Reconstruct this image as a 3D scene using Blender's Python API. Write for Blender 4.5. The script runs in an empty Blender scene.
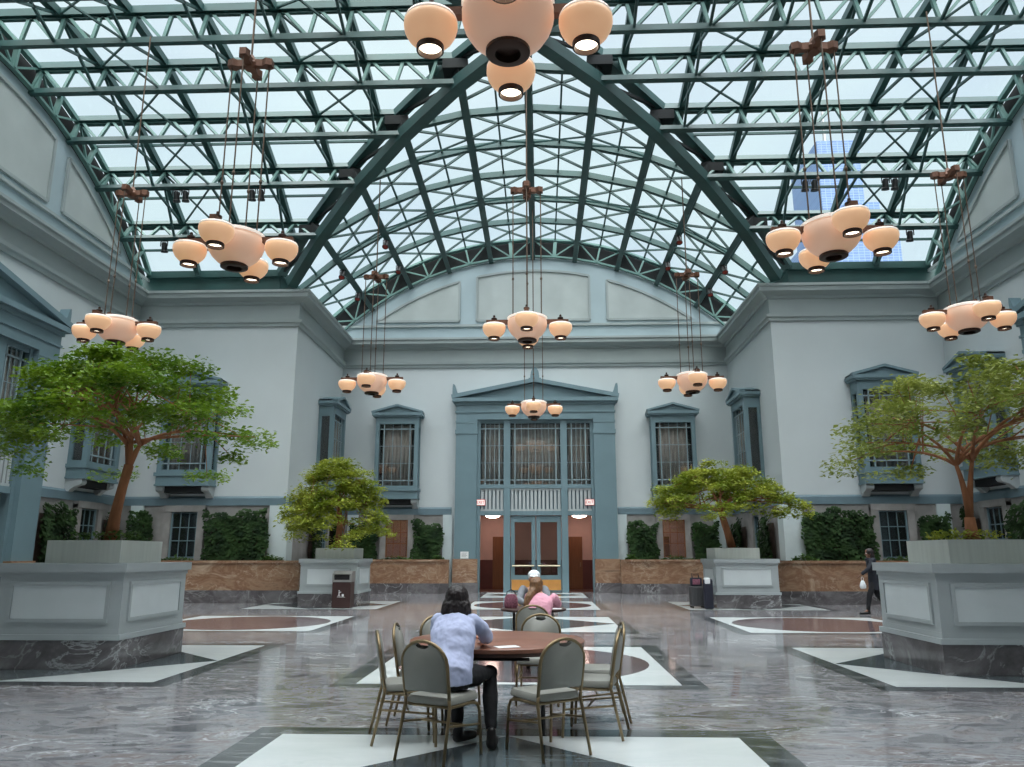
import bpy, bmesh, math, random
from math import sin, cos, pi, radians, sqrt, asin, atan2
from mathutils import Vector, Matrix

random.seed(7)
scene = bpy.context.scene
COL = scene.collection
V = Vector

# ------------------------------------------------------------------ materials
def new_mat(name):
    m = bpy.data.materials.new(name); m.use_nodes = True
    nt = m.node_tree
    return m, nt, nt.nodes['Principled BSDF']

def mat(name, col, rough=0.6, metal=0.0, vary=0.08, scale=3.0, bump=0.0, spec=0.5, coat=0.0, stretch=None):
    m, nt, b = new_mat(name)
    b.inputs['Roughness'].default_value = rough
    b.inputs['Metallic'].default_value = metal
    b.inputs['Specular IOR Level'].default_value = spec
    b.inputs['Coat Weight'].default_value = coat
    tc = nt.nodes.new('ShaderNodeTexCoord')
    nz = nt.nodes.new('ShaderNodeTexNoise'); nz.inputs['Scale'].default_value = scale; nz.inputs['Detail'].default_value = 5
    if stretch:
        mp = nt.nodes.new('ShaderNodeMapping'); mp.inputs['Scale'].default_value = stretch
        nt.links.new(tc.outputs['Object'], mp.inputs['Vector']); nt.links.new(mp.outputs[0], nz.inputs['Vector'])
    else:
        nt.links.new(tc.outputs['Object'], nz.inputs['Vector'])
    cr = nt.nodes.new('ShaderNodeValToRGB')
    cr.color_ramp.elements[0].position = 0.3; cr.color_ramp.elements[1].position = 0.7
    cr.color_ramp.elements[0].color = [c*(1-vary) for c in col]+[1]
    cr.color_ramp.elements[1].color = [min(1, c*(1+vary)) for c in col]+[1]
    nt.links.new(nz.outputs['Fac'], cr.inputs['Fac']); nt.links.new(cr.outputs['Color'], b.inputs['Base Color'])
    if bump:
        bp = nt.nodes.new('ShaderNodeBump'); bp.inputs['Strength'].default_value = bump; bp.inputs['Distance'].default_value = 0.02
        nt.links.new(nz.outputs['Fac'], bp.inputs['Height']); nt.links.new(bp.outputs[0], b.inputs['Normal'])
    return m

def srgb(r, g, b):
    f = lambda c: ((c/255+0.055)/1.055)**2.4 if c/255 > 0.04045 else c/255/12.92
    return (f(r), f(g), f(b))

def marble(name, ramp, scale=(0.35, 1.1, 1.0), rough=0.12, vein=(0.75, 0.78, 0.8), vein_amt=0.5, vscale=0.9, blotch=1.0, spec=0.5, warp=1.2, rot=0.0):
    """layered marble: stretched noise bands through a colour ramp, plus thin pale veins"""
    m, nt, b = new_mat(name)
    N, L = nt.nodes, nt.links
    tc = N.new('ShaderNodeTexCoord')
    mp = N.new('ShaderNodeMapping'); mp.inputs['Scale'].default_value = scale; mp.inputs['Rotation'].default_value = (0, 0, rot)
    L.new(tc.outputs['Object'], mp.inputs['Vector'])
    n1 = N.new('ShaderNodeTexNoise'); n1.inputs['Scale'].default_value = blotch; n1.inputs['Detail'].default_value = 9
    n1.inputs['Roughness'].default_value = 0.68; n1.inputs['Distortion'].default_value = warp
    L.new(mp.outputs[0], n1.inputs['Vector'])
    cr = N.new('ShaderNodeValToRGB'); els = cr.color_ramp.elements
    while len(els) < len(ramp): els.new(0.5)
    for e, (p, c) in zip(els, ramp): e.position = p; e.color = list(c)+[1]
    L.new(n1.outputs['Fac'], cr.inputs['Fac'])
    n2 = N.new('ShaderNodeTexNoise'); n2.inputs['Scale'].default_value = vscale; n2.inputs['Detail'].default_value = 7
    n2.inputs['Distortion'].default_value = 2.2; n2.inputs['Roughness'].default_value = 0.6
    L.new(mp.outputs[0], n2.inputs['Vector'])
    s = N.new('ShaderNodeMath'); s.operation = 'SUBTRACT'; s.inputs[1].default_value = 0.5; L.new(n2.outputs['Fac'], s.inputs[0])
    a = N.new('ShaderNodeMath'); a.operation = 'ABSOLUTE'; L.new(s.outputs[0], a.inputs[0])
    mr = N.new('ShaderNodeMapRange'); mr.inputs['From Min'].default_value = 0.0; mr.inputs['From Max'].default_value = 0.022
    mr.inputs['To Min'].default_value = vein_amt; mr.inputs['To Max'].default_value = 0.0; L.new(a.outputs[0], mr.inputs['Value'])
    n3 = N.new('ShaderNodeTexNoise'); n3.inputs['Scale'].default_value = 0.7; L.new(mp.outputs[0], n3.inputs['Vector'])
    mr3 = N.new('ShaderNodeMapRange'); mr3.inputs['From Min'].default_value = 0.42; mr3.inputs['From Max'].default_value = 0.62; L.new(n3.outputs['Fac'], mr3.inputs['Value'])
    mu = N.new('ShaderNodeMath'); mu.operation = 'MULTIPLY'; L.new(mr.outputs[0], mu.inputs[0]); L.new(mr3.outputs[0], mu.inputs[1])
    mx = N.new('ShaderNodeMix'); mx.data_type = 'RGBA'
    L.new(mu.outputs[0], mx.inputs['Factor']); L.new(cr.outputs[0], mx.inputs['A']); mx.inputs['B'].default_value = list(vein)+[1]
    L.new(mx.outputs['Result'], b.inputs['Base Color'])
    b.inputs['Roughness'].default_value = rough; b.inputs['Specular IOR Level'].default_value = spec
    return m

def emis(name, col, strength, base=None):
    m, nt, b = new_mat(name)
    b.inputs['Base Color'].default_value = list(base or col)+[1]
    b.inputs['Emission Color'].default_value = list(col)+[1]
    b.inputs['Emission Strength'].default_value = strength
    b.inputs['Roughness'].default_value = 0.35
    return m

def glass(name, tint, refl=0.08, rough=0.02, vary=0.0):
    m = bpy.data.materials.new(name); m.use_nodes = True
    nt = m.node_tree; N, L = nt.nodes, nt.links
    N.remove(N['Principled BSDF'])
    t = N.new('ShaderNodeBsdfTransparent'); t.inputs['Color'].default_value = list(tint)+[1]
    if vary:
        tc = N.new('ShaderNodeTexCoord'); mp = N.new('ShaderNodeMapping'); mp.inputs['Scale'].default_value = (0.16, 0.16, 0.16)
        nz = N.new('ShaderNodeTexNoise'); nz.inputs['Scale'].default_value = 1.0; nz.inputs['Detail'].default_value = 3
        cr = N.new('ShaderNodeValToRGB'); e = cr.color_ramp.elements
        e[0].position = 0.35; e[1].position = 0.65
        e[0].color = [c*(1-vary) for c in tint[:2]]+[tint[2]*(1-vary*0.35), 1]; e[1].color = list(tint)+[1]
        L.new(tc.outputs['Object'], mp.inputs[0]); L.new(mp.outputs[0], nz.inputs['Vector']); L.new(nz.outputs['Fac'], cr.inputs[0]); L.new(cr.outputs[0], t.inputs['Color'])
    g = N.new('ShaderNodeBsdfGlossy'); g.inputs['Roughness'].default_value = rough
    fr = N.new('ShaderNodeFresnel'); fr.inputs['IOR'].default_value = 1.45
    mx = N.new('ShaderNodeMixShader')
    if refl is None: L.new(fr.outputs[0], mx.inputs[0])
    else: mx.inputs[0].default_value = refl
    L.new(t.outputs[0], mx.inputs[1]); L.new(g.outputs[0], mx.inputs[2])
    L.new(mx.outputs[0], N['Material Output'].inputs['Surface'])
    return m

def leafmat(name, c0, c1, trans=0.35, scale=1.6):
    m, nt, b = new_mat(name)
    N, L = nt.nodes, nt.links
    tc = N.new('ShaderNodeTexCoord'); nz = N.new('ShaderNodeTexNoise'); nz.inputs['Scale'].default_value = scale; nz.inputs['Detail'].default_value = 6
    cr = N.new('ShaderNodeValToRGB'); e = cr.color_ramp.elements
    e[0].position = 0.35; e[1].position = 0.65; e[0].color = list(c0)+[1]; e[1].color = list(c1)+[1]
    L.new(tc.outputs['Object'], nz.inputs['Vector']); L.new(nz.outputs['Fac'], cr.inputs[0]); L.new(cr.outputs[0], b.inputs['Base Color'])
    b.inputs['Roughness'].default_value = 0.5 if trans > 0.2 else 0.85; b.inputs['Specular IOR Level'].default_value = 0.35
    tr = N.new('ShaderNodeBsdfTranslucent'); L.new(cr.outputs[0], tr.inputs['Color'])
    mx = N.new('ShaderNodeMixShader'); mx.inputs[0].default_value = trans
    L.new(b.outputs[0], mx.inputs[1]); L.new(tr.outputs[0], mx.inputs[2]); L.new(mx.outputs[0], N['Material Output'].inputs['Surface'])
    return m

M = {}
M['wall'] = mat('wall_paint', srgb(190, 198, 200), 0.75, vary=0.03, scale=0.6)
M['trimblue'] = mat('blue_trim_paint', srgb(104, 128, 136), 0.5, vary=0.05, scale=1.5)
M['cornice'] = mat('cornice_paint', srgb(150, 160, 160), 0.6, vary=0.04, scale=1.0)
M['tymp'] = mat('tympanum_paint', srgb(160, 178, 184), 0.65, vary=0.04, scale=1.0)
M['plaster'] = mat('panel_plaster', srgb(172, 181, 180), 0.8, vary=0.05, scale=1.2, bump=0.15)
M['band'] = mat('band_paint', srgb(100, 122, 132), 0.55, vary=0.05)
M['stone'] = mat('base_stone', srgb(140, 138, 136), 0.7, vary=0.18, scale=2.5, bump=0.3)
M['white'] = mat('white_paint', srgb(196, 208, 210), 0.55, vary=0.03)
M['steel'] = mat('green_steel', srgb(32, 68, 66), 0.5, vary=0.18, scale=1.3)
M['steel_lit'] = mat('lit_green_steel', srgb(84, 120, 114), 0.5, vary=0.1, scale=1.3)  # lighter copy of the green steel, painted as if catching light
M['node_recess_dark'] = mat('node_steel_recess_shade', srgb(8, 16, 18), 0.8, vary=0.1)  # node plate steel; near-black also paints recess shade behind the end trusses
M['mull'] = mat('mullion_paint', srgb(132, 150, 156), 0.5, vary=0.04)
M['black'] = mat('black_paint', srgb(20, 20, 22), 0.45, vary=0.1)
M['dark'] = mat('painted_dark', srgb(28, 30, 32), 0.8, vary=0.1)  # near-black paint for unlit rooms behind panes and shade under bays
M['bronze'] = mat('bronze', srgb(96, 62, 44), 0.45, metal=0.35, vary=0.15, scale=6)
M['bronzedark'] = mat('dark_bronze', srgb(52, 36, 28), 0.4, metal=0.6, vary=0.1)
M['rod'] = mat('rod_metal', srgb(92, 76, 64), 0.45, metal=0.5)
M['brass'] = mat('brass_tube', srgb(140, 122, 92), 0.38, metal=0.65, vary=0.1, scale=8)
M['vinyl'] = mat('grey_vinyl', srgb(142, 142, 135), 0.45, vary=0.05, scale=8)
M['tablewood'] = mat('table_laminate', srgb(138, 92, 74), 0.28, vary=0.15, scale=2.0, stretch=(1, 8, 1))
M['tableedge'] = mat('table_edge', srgb(60, 40, 34), 0.4)
M['planterpaint'] = mat('planter_grey_paint', srgb(168, 175, 177), 0.5, vary=0.03)
M['planterpanel'] = mat('planter_panel_paint', srgb(206, 213, 215), 0.5, vary=0.03)
M['tub'] = mat('tub_wood', srgb(196, 200, 194), 0.6, vary=0.06, scale=2, stretch=(9, 9, 0.6))
M['soil'] = mat('soil', srgb(58, 46, 38), 0.95, vary=0.3, scale=12, bump=0.5)
M['bark'] = mat('bark', srgb(150, 98, 66), 0.8, vary=0.25, scale=6, bump=0.4, stretch=(2, 2, 0.5))
M['leafA'] = leafmat('leaf_green', srgb(78, 116, 26), srgb(136, 164, 48))
M['leafB'] = leafmat('leaf_yellow_green', srgb(104, 120, 44), srgb(168, 176, 90))
M['leafC'] = leafmat('leaf_bright', srgb(112, 132, 36), srgb(174, 180, 72))
M['ivy'] = leafmat('ivy_leaf', srgb(20, 42, 18), srgb(52, 78, 38), 0.15, 2.5)
M['fern'] = leafmat('low_plant_leaf', srgb(40, 76, 30), srgb(94, 124, 56), 0.25, 2.5)
M['curtain'] = mat('curtain_cloth', srgb(156, 144, 136), 0.85, vary=0.1, scale=1.5, stretch=(6, 6, 0.4))
M['winglass'] = glass('window_glass', (0.86, 0.88, 0.88), 0.08)
M['doorglass'] = glass('door_glass', (0.78, 0.80, 0.80), 0.12)
M['skyglass'] = glass('skylight_glass', (0.93, 0.985, 0.985), 0.05, 0.05, vary=0.10)
M['bowlbig'] = emis('bowl_glass', (1.0, 0.55, 0.36), 0.16, srgb(230, 194, 170))
M['shade'] = emis('shade_glass', (1.0, 0.52, 0.28), 0.27, srgb(240, 198, 158))
M['rimglass'] = emis('rim_glass', (1.0, 0.84, 0.72), 0.26, srgb(236, 226, 218))
M['lens'] = emis('lamp_lens', (1.0, 0.86, 0.68), 3.2)
M['lobbylamp'] = emis('lobby_lamp_bowl', (1.0, 0.70, 0.60), 13.0)
M['redlens'] = mat('red_filter', srgb(150, 50, 40), 0.4)
M['orange'] = mat('kick_plate', srgb(196, 138, 74), 0.35, vary=0.08, scale=4)
M['lobbywall'] = mat('lobby_wall', srgb(204, 172, 160), 0.8, vary=0.05)
M['lobbyfloor'] = mat('lobby_floor', srgb(90, 60, 52), 0.4)
M['wainscot'] = mat('lobby_wainscot', srgb(96, 52, 46), 0.5, vary=0.12)
M['doorwood'] = mat('lobby_door_wood', srgb(120, 76, 44), 0.5, vary=0.15, stretch=(8, 8, 0.7))
M['bar'] = mat('push_bar_metal', srgb(200, 188, 160), 0.3, metal=0.6)
M['paper'] = mat('paper', srgb(230, 232, 232), 0.7, vary=0.02)
M['skin'] = mat('skin', srgb(206, 156, 132), 0.55, vary=0.05, scale=5)
M['skin2'] = mat('skin_brown', srgb(120, 84, 66), 0.55, vary=0.05, scale=5)
M['hairdark'] = mat('dark_hair', srgb(40, 32, 32), 0.45, vary=0.35, scale=10, bump=0.4, stretch=(9, 9, 1))
M['hairbrown'] = mat('brown_hair', srgb(122, 88, 58), 0.5, vary=0.35, scale=10, bump=0.4, stretch=(9, 9, 1))
M['shirt'] = mat('pale_blue_shirt', srgb(186, 194, 226), 0.8, vary=0.05, scale=6, bump=0.1)
M['pink'] = mat('pink_top', srgb(222, 160, 178), 0.8, vary=0.06, scale=6, bump=0.1)
M['blackcloth'] = mat('black_cloth', srgb(24, 24, 28), 0.8, vary=0.2, scale=8)
M['darkcoat'] = mat('dark_coat', srgb(26, 30, 40), 0.8, vary=0.2, scale=8)
M['whitecloth'] = mat('white_cloth', srgb(226, 230, 232), 0.8, vary=0.03)
M['greycloth'] = mat('grey_cloth', srgb(120, 124, 130), 0.8, vary=0.06)
M['shoe'] = mat('black_shoe', srgb(18, 17, 18), 0.4, vary=0.1)
M['case'] = mat('grey_case', srgb(66, 66, 68), 0.5, vary=0.08, scale=5)
M['navy'] = mat('navy_nylon', srgb(28, 30, 46), 0.7, vary=0.15, scale=6)
M['plum'] = mat('plum_print', srgb(130, 80, 96), 0.75, vary=0.65, scale=55)
M['binred'] = mat('bin_brown', srgb(58, 38, 36), 0.4, vary=0.08)
M['bintop'] = mat('bin_grey', srgb(150, 150, 148), 0.35, metal=0.3, vary=0.05)
M['signred'] = mat('sign_red', srgb(196, 44, 40), 0.5, vary=0.02)
M['signface'] = emis('sign_face', (1.0, 0.82, 0.78), 0.35, srgb(240, 226, 222))
M['eyewhite'] = mat('eye_white', srgb(230, 226, 222), 0.3, vary=0.01)
M['eyedark'] = mat('eye_dark', srgb(40, 28, 22), 0.2, vary=0.01)
M['inwhite'] = marble('inlay_white', [(0.3, srgb(204, 212, 212)), (0.6, srgb(216, 222, 222)), (0.75, srgb(198, 206, 208))], rough=0.16, vein=srgb(176, 192, 194), vein_amt=0.25)
M['inred'] = marble('inlay_red', [(0.3, srgb(86, 70, 72)), (0.6, srgb(110, 92, 94)), (0.8, srgb(128, 112, 112))], rough=0.10, vein=srgb(176, 164, 160), vein_amt=0.35)
M['indark'] = marble('inlay_dark', [(0.3, srgb(52, 60, 64)), (0.6, srgb(82, 92, 96)), (0.8, srgb(110, 118, 120))], rough=0.10, vein=srgb(150, 160, 160), vein_amt=0.4)
M['inborder'] = marble('inlay_border', [(0.3, srgb(44, 48, 50)), (0.5, srgb(78, 82, 84)), (0.68, srgb(136, 138, 140))], blotch=2.4, rough=0.10, vein=srgb(176, 180, 180), vein_amt=0.5)
M['floor'] = marble('floor_marble', [(0.28, srgb(62, 59, 62)), (0.42, srgb(108, 106, 110)), (0.52, srgb(146, 146, 150)), (0.59, srgb(124, 114, 112)), (0.70, srgb(192, 194, 198))],
                    scale=(0.75, 1.6, 1.0), rough=0.08, rot=0.3, vein=srgb(216, 220, 222), vein_amt=0.75, blotch=2.0, vscale=0.9)
M['plinth'] = marble('plinth_marble', [(0.25, srgb(58, 54, 56)), (0.5, srgb(98, 94, 96)), (0.75, srgb(140, 138, 140))], scale=(0.9, 0.9, 1.2), rough=0.15, vein=srgb(200, 202, 204), vein_amt=0.6)
M['brown'] = marble('brown_marble', [(0.28, srgb(104, 80, 66)), (0.44, srgb(160, 130, 106)), (0.54, srgb(134, 100, 78)), (0.72, srgb(196, 172, 148))], scale=(0.8, 0.8, 1.6), rough=0.2, vein=srgb(206, 186, 164), vein_amt=0.5)

def tower_mat():
    m, nt, b = new_mat('tower_facade')
    N, L = nt.nodes, nt.links
    tc = N.new('ShaderNodeTexCoord')
    mp = N.new('ShaderNodeMapping'); mp.inputs['Rotation'].default_value = (pi/2, 0, 0)
    br = N.new('ShaderNodeTexBrick'); br.offset = 0; br.inputs['Scale'].default_value = 0.25
    br.inputs['Color1'].default_value = list(srgb(72, 100, 140))+[1]; br.inputs['Color2'].default_value = list(srgb(86, 114, 152))+[1]
    br.inputs['Mortar'].default_value = list(srgb(112, 134, 164))+[1]; br.inputs['Mortar Size'].default_value = 0.03
    L.new(tc.outputs['Object'], mp.inputs[0]); L.new(mp.outputs[0], br.inputs['Vector']); L.new(br.outputs['Color'], b.inputs['Base Color'])
    b.inputs['Roughness'].default_value = 0.4
    return m
M['tower'] = tower_mat()

# ------------------------------------------------------------------ mesh helper
class MB:
    def __init__(s): s.v = []; s.f = []
    def add(s, vs, fs):
        o = len(s.v); s.v += [tuple(v) for v in vs]; s.f += [tuple(o+i for i in f) for f in fs]; return s
    def box(s, x0, y0, z0, x1, y1, z1):
        vs = [(x0,y0,z0),(x1,y0,z0),(x1,y1,z0),(x0,y1,z0),(x0,y0,z1),(x1,y0,z1),(x1,y1,z1),(x0,y1,z1)]
        return s.add(vs, [(0,3,2,1),(4,5,6,7),(0,1,5,4),(1,2,6,5),(2,3,7,6),(3,0,4,7)])
    def bar(s, p, q, w, h, up=(0,0,1)):
        p, q = V(p), V(q); d = (q-p)
        if d.length < 1e-6: return s
        d.normalize(); u = V(up)
        if abs(d.dot(u)) > 0.98: u = V((0,1,0)) if abs(d.y) < 0.9 else V((1,0,0))
        sd = d.cross(u).normalized()*(w/2); u2 = sd.cross(d).normalized()*(h/2)
        vs = [p-sd-u2, p+sd-u2, p+sd+u2, p-sd+u2, q-sd-u2, q+sd-u2, q+sd+u2, q-sd+u2]
        return s.add(vs, [(0,3,2,1),(4,5,6,7),(0,1,5,4),(1,2,6,5),(2,3,7,6),(3,0,4,7)])
    def tube(s, pts, r, n=8, cap=True, sx=1.0):
        pts = [V(p) for p in pts]
        rs = r if isinstance(r, (list, tuple)) else [r]*len(pts)
        ref = None; o = len(s.v); N = len(pts)
        for i, p in enumerate(pts):
            d = (pts[min(i+1, N-1)]-pts[max(i-1, 0)]).normalized()
            if ref is None:
                ref = V((0,0,1)) if abs(d.z) < 0.9 else V((1,0,0))
                ref = (ref-d*ref.dot(d)).normalized()
            else:
                ref = (ref-d*ref.dot(d))
                ref = ref.normalized() if ref.length > 1e-5 else d.orthogonal().normalized()
            b = d.cross(ref)
            for k in range(n):
                a = 2*pi*k/n
                s.v.append(tuple(p+(ref*cos(a)+b*sin(a)*sx)*rs[i]))
        for i in range(N-1):
            for k in range(n):
                k2 = (k+1) % n
                s.f.append((o+i*n+k, o+i*n+k2, o+(i+1)*n+k2, o+(i+1)*n+k))
        if cap:
            s.f.append(tuple(o+k for k in reversed(range(n)))); s.f.append(tuple(o+(N-1)*n+k for k in range(n)))
        return s
    def lathe(s, prof, c=(0,0,0), n=24, capa=False, capb=False):
        o = len(s.v); c = V(c)
        for r, z in prof:
            for k in range(n):
                a = 2*pi*k/n; s.v.append((c.x+r*cos(a), c.y+r*sin(a), c.z+z))
        for i in range(len(prof)-1):
            for k in range(n):
                k2 = (k+1) % n
                s.f.append((o+i*n+k, o+i*n+k2, o+(i+1)*n+k2, o+(i+1)*n+k))
        if capa: s.f.append(tuple(o+k for k in reversed(range(n))))
        if capb: s.f.append(tuple(o+(len(prof)-1)*n+k for k in range(n)))
        return s
    def prism(s, poly, off):
        """poly: list of 3D points (planar), off: extrusion vector"""
        n = len(poly); off = V(off); a = [V(p) for p in poly]; b = [p+off for p in a]
        fs = [tuple(range(n)), tuple(range(2*n-1, n-1, -1))]
        fs += [(i, i+n, (i+1) % n+n, (i+1) % n) for i in range(n)]
        return s.add(a+b, fs)
    def sweep(s, path, prof, closed=False):
        """path: 2D (x,y) points walked with the room on the LEFT; prof: closed (offset towards room, z)"""
        N = len(path); o = len(s.v); n = len(prof)
        for i in range(N):
            p = V((path[i][0], path[i][1]))
            a = V(path[i-1]) if (i > 0 or closed) else None
            b = V(path[(i+1) % N]) if (i < N-1 or closed) else None
            d0 = (p-a).normalized() if a is not None else None
            d1 = (b-p).normalized() if b is not None else None
            if d0 is None: d0 = d1
            if d1 is None: d1 = d0
            n0 = V((-d0.y, d0.x)); n1 = V((-d1.y, d1.x))
            m = (n0+n1); m = m/(m.length_squared/2) if m.length > 1e-6 else n0
            for (of, z) in prof:
                q = p+m*of; s.v.append((q.x, q.y, z))
        for i in range(N if closed else N-1):
            j = (i+1) % N
            for k in range(n):
                k2 = (k+1) % n
                s.f.append((o+i*n+k, o+j*n+k, o+j*n+k2, o+i*n+k2))
        if not closed:
            s.f.append(tuple(o+k for k in range(n))); s.f.append(tuple(o+(N-1)*n+k for k in reversed(range(n))))
        return s
    def ell(s, c, r, n=14, m=9, rot=None):
        c = V(c); o = len(s.v); R = rot or Matrix.Identity(3)
        s.v.append(tuple(c+R @ V((0,0,-r[2]))))
        for i in range(1, m):
            t = -pi/2+pi*i/m
            for k in range(n):
                a = 2*pi*k/n
                s.v.append(tuple(c+R @ V((r[0]*cos(t)*cos(a), r[1]*cos(t)*sin(a), r[2]*sin(t)))))
        s.v.append(tuple(c+R @ V((0,0,r[2])))); top = len(s.v)-1
        for k in range(n):
            k2 = (k+1) % n
            s.f.append((o, o+1+k2, o+1+k)); s.f.append((top, o+1+(m-2)*n+k, o+1+(m-2)*n+k2))
            for i in range(m-2):
                a = o+1+i*n; s.f.append((a+k, a+k2, a+n+k2, a+n+k))
        return s
    def xf(s, mtx):
        s.v = [tuple(mtx @ V(v)) for v in s.v]; return s
    def build(s, name, m, parent=None, smooth=False, fix=True):
        me = bpy.data.meshes.new(name)
        me.from_pydata(s.v, [], s.f); me.update()
        if fix:
            bm = bmesh.new(); bm.from_mesh(me); bmesh.ops.recalc_face_normals(bm, faces=bm.faces); bm.to_mesh(me); bm.free()
        if smooth:
            for p in me.polygons: p.use_smooth = True
            if smooth == 'auto':
                try:
                    me.set_sharp_from_angle(angle=radians(40))
                except Exception: pass
        o = bpy.data.objects.new(name, me); COL.objects.link(o)
        me.materials.append(m)
        if parent: o.parent = parent
        return o

def struct(o): o['kind'] = 'structure'; return o
def tag(o, label, cat, group=None):
    o['label'] = label; o['category'] = cat
    if group: o['group'] = group
    return o
def empty(name, loc=(0,0,0), rz=0.0):
    o = bpy.data.objects.new(name, None); COL.objects.link(o); o.location = loc; o.rotation_euler = (0,0,rz); o.empty_display_size = 0.2
    return o
def thing(name, label, cat, loc=(0,0,0), rz=0.0, group=None): return tag(empty(name, loc, rz), label, cat, group)
def kids(o): return [c for c in bpy.data.objects if c.parent == o]
def copy_tree(o, parent=None):
    c = o.copy(); COL.objects.link(c)
    if parent: c.parent = parent
    for ch in kids(o): copy_tree(ch, c)
    return c

# ------------------------------------------------------------------ the place's measures (metres)
W, SX = 14.5, 8.55            # half width of the cross arms' ends / of the central nave
YW, YB, YC = 26.75, 33.3, 17.6
YN, YF = 8.45, 1.9           # near wing face, front wall
R, RI, ZC = 13.3, 12.4, 2.43  # glazing radius, inner chord radius, arc centre
E_ANG = 45.0
ANG = [0, 8.9, 18.0, 26.8, 36.2]

def wall_y(name, y0, y1, x0, x1, z0, z1, m, holes=()):
    """wall slab in a constant-y plane with rectangular holes (x0,x1,z0,z1)"""
    b = MB(); xs = sorted({x0, x1, *[h[0] for h in holes], *[h[1] for h in holes]}); zs = sorted({z0, z1, *[h[2] for h in holes], *[h[3] for h in holes]})
    for i in range(len(xs)-1):
        for j in range(len(zs)-1):
            cx, cz = (xs[i]+xs[i+1])/2, (zs[j]+zs[j+1])/2
            if any(h[0] < cx < h[1] and h[2] < cz < h[3] for h in holes): continue
            b.box(xs[i], y0, zs[j], xs[i+1], y1, zs[j+1])
    return struct(b.build(name, m))

# floor
struct(MB().box(-16.5, -3.6, -0.2, 16.5, YB+0.3, 0.0).build('floor', M['floor']))
lowin_b = [(-6.35, -5.35, 1.40, 3.03), (5.35, 6.35, 1.40, 3.03)]
portal_hole = [(-2.5, 2.5, 0.0, 7.3)]
wall_y('wall_back', YB, YB+0.3, -SX, SX, 0, 10.7, M['wall'], lowin_b+portal_hole)
for sx, side in ((-1, 'left'), (1, 'right')):
    xa, xb = sorted((sx*SX, sx*W))
    x2 = sorted((sx*W, sx*(W+0.3))); x3 = sorted((sx*SX, sx*(SX+0.3)))
    struct(MB().box(xa, YW, 0, xb, YW+0.3, 10.95).build('wall_wing_'+side, M['wall']))
    struct(MB().box(x3[0], YW+0.3, 0, x3[1], YB+0.3, 10.95).build('wall_return_'+side, M['wall']))
    wy = MB()
    wy.box(x2[0], YN-0.3, 0, x2[1], 16.0, 10.7); wy.box(x2[0], 20.5, 0, x2[1], YW+0.3, 10.7); wy.box(x2[0], 16.0, 7.3, x2[1], 20.5, 10.7)
    struct(wy.build('wall_'+side, M['wall']))
    struct(MB().box(xa, YN-0.3, 0, xb, YN, 10.95).build('wall_near_wing_'+side, M['wall']))
    struct(MB().box(x3[0], YF, 0, x3[1], YN-0.3, 10.95).build('wall_near_return_'+side, M['wall']))
wall_y('wall_front', YF-0.3, YF, -SX-0.3, SX+0.3, 0, 15.6, M['wall'], [(-2.6, 2.6, 0, 6.4)])
vb = MB(); vb.box(-2.9, -3.3, 0, -2.6, YF-0.3, 6.4); vb.box(2.6, -3.3, 0, 2.9, YF-0.3, 6.4); vb.box(-2.9, -3.6, 0, 2.9, -3.3, 6.4); vb.box(-2.9, -3.6, 6.4, 2.9, YF-0.3, 6.6)
struct(vb.build('wall_entrance', M['lobbywall']))

ring = [(-W, YN), (-SX, YN), (-SX, YF), (SX, YF), (SX, YN), (W, YN), (W, YW), (SX, YW), (SX, YB), (-SX, YB), (-SX, YW), (-W, YW)]
corn = [(-0.02, 10.52), (0.10, 10.52), (0.14, 10.60), (0.30, 10.66), (0.44, 10.70), (0.44, 10.84), (0.50, 10.87), (0.50, 10.96), (-0.02, 10.99)]
struct(MB().sweep(ring, corn, True).build('trim_1', M['cornice']))
struct(MB().sweep(ring, [(-0.02, 9.68), (0.08, 9.68), (0.10, 9.78), (0.16, 9.82), (0.18, 9.93), (-0.02, 9.97)], True).build('trim_2', M['cornice']))
struct(MB().sweep(ring, [(0.0, 9.97), (0.03, 9.97), (0.03, 10.52), (0.0, 10.52)], True).build('trim_3', M['cornice']))
def open_runs(prof, name, m, gaps=False):
    runs = [[(SX-0.0, YN), (W, YN), (W, 14.3)], [(W, 21.8), (W, YW), (SX, YW), (SX, YB), (3.55, YB)], [(-3.55, YB), (-SX, YB), (-SX, YW), (-W, YW), (-W, 21.8)], [(-W, 14.3), (-W, YN), (-SX, YN)]]
    if gaps: runs = [[(SX, YN), (W, YN), (W, 14.3)], [(W, 21.8), (W, YW), (SX, YW), (SX, YB), (6.4, YB)], [(5.3, YB), (3.55, YB)], [(-3.55, YB), (-5.3, YB)], [(-6.4, YB), (-SX, YB), (-SX, YW), (-W, YW), (-W, 21.8)], [(-W, 14.3), (-W, YN), (-SX, YN)]]
    for r in runs: struct(MB().sweep(r, prof).build(name, m))
open_runs([(0.0, 3.20), (0.10, 3.20), (0.10, 3.45), (0.04, 3.52), (0.0, 3.52)], 'trim_4', M['band'])
open_runs([(0.0, 0.0), (0.05, 0.0), (0.05, 3.20), (0.0, 3.20)], 'baseboard_stone', M['stone'], True)

# corner strips of the base storey
def strip(x0, y0, x1, y1): struct(MB().box(x0, y0, 0, x1, y1, 3.2).build('trim_5', M['white']))
for s in (-1, 1):
    def sx(a, b): return sorted((s*a, s*b))
    a = sx(SX-0.12, SX+0.55); strip(a[0], YW-0.12, a[1], YW+0.02)
    a = sx(SX-0.12, SX+0.02); strip(a[0], YW+0.02, a[1], YW+0.5)
    a = sx(13.55, 14.0); strip(a[0], YW-0.12, a[1], YW+0.02)
    a = sx(3.5, 3.9); strip(a[0], YB-0.12, a[1], YB+0.02)
    a = sx(7.55, 8.0); strip(a[0], YB-0.12, a[1], YB+0.02)

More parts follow.
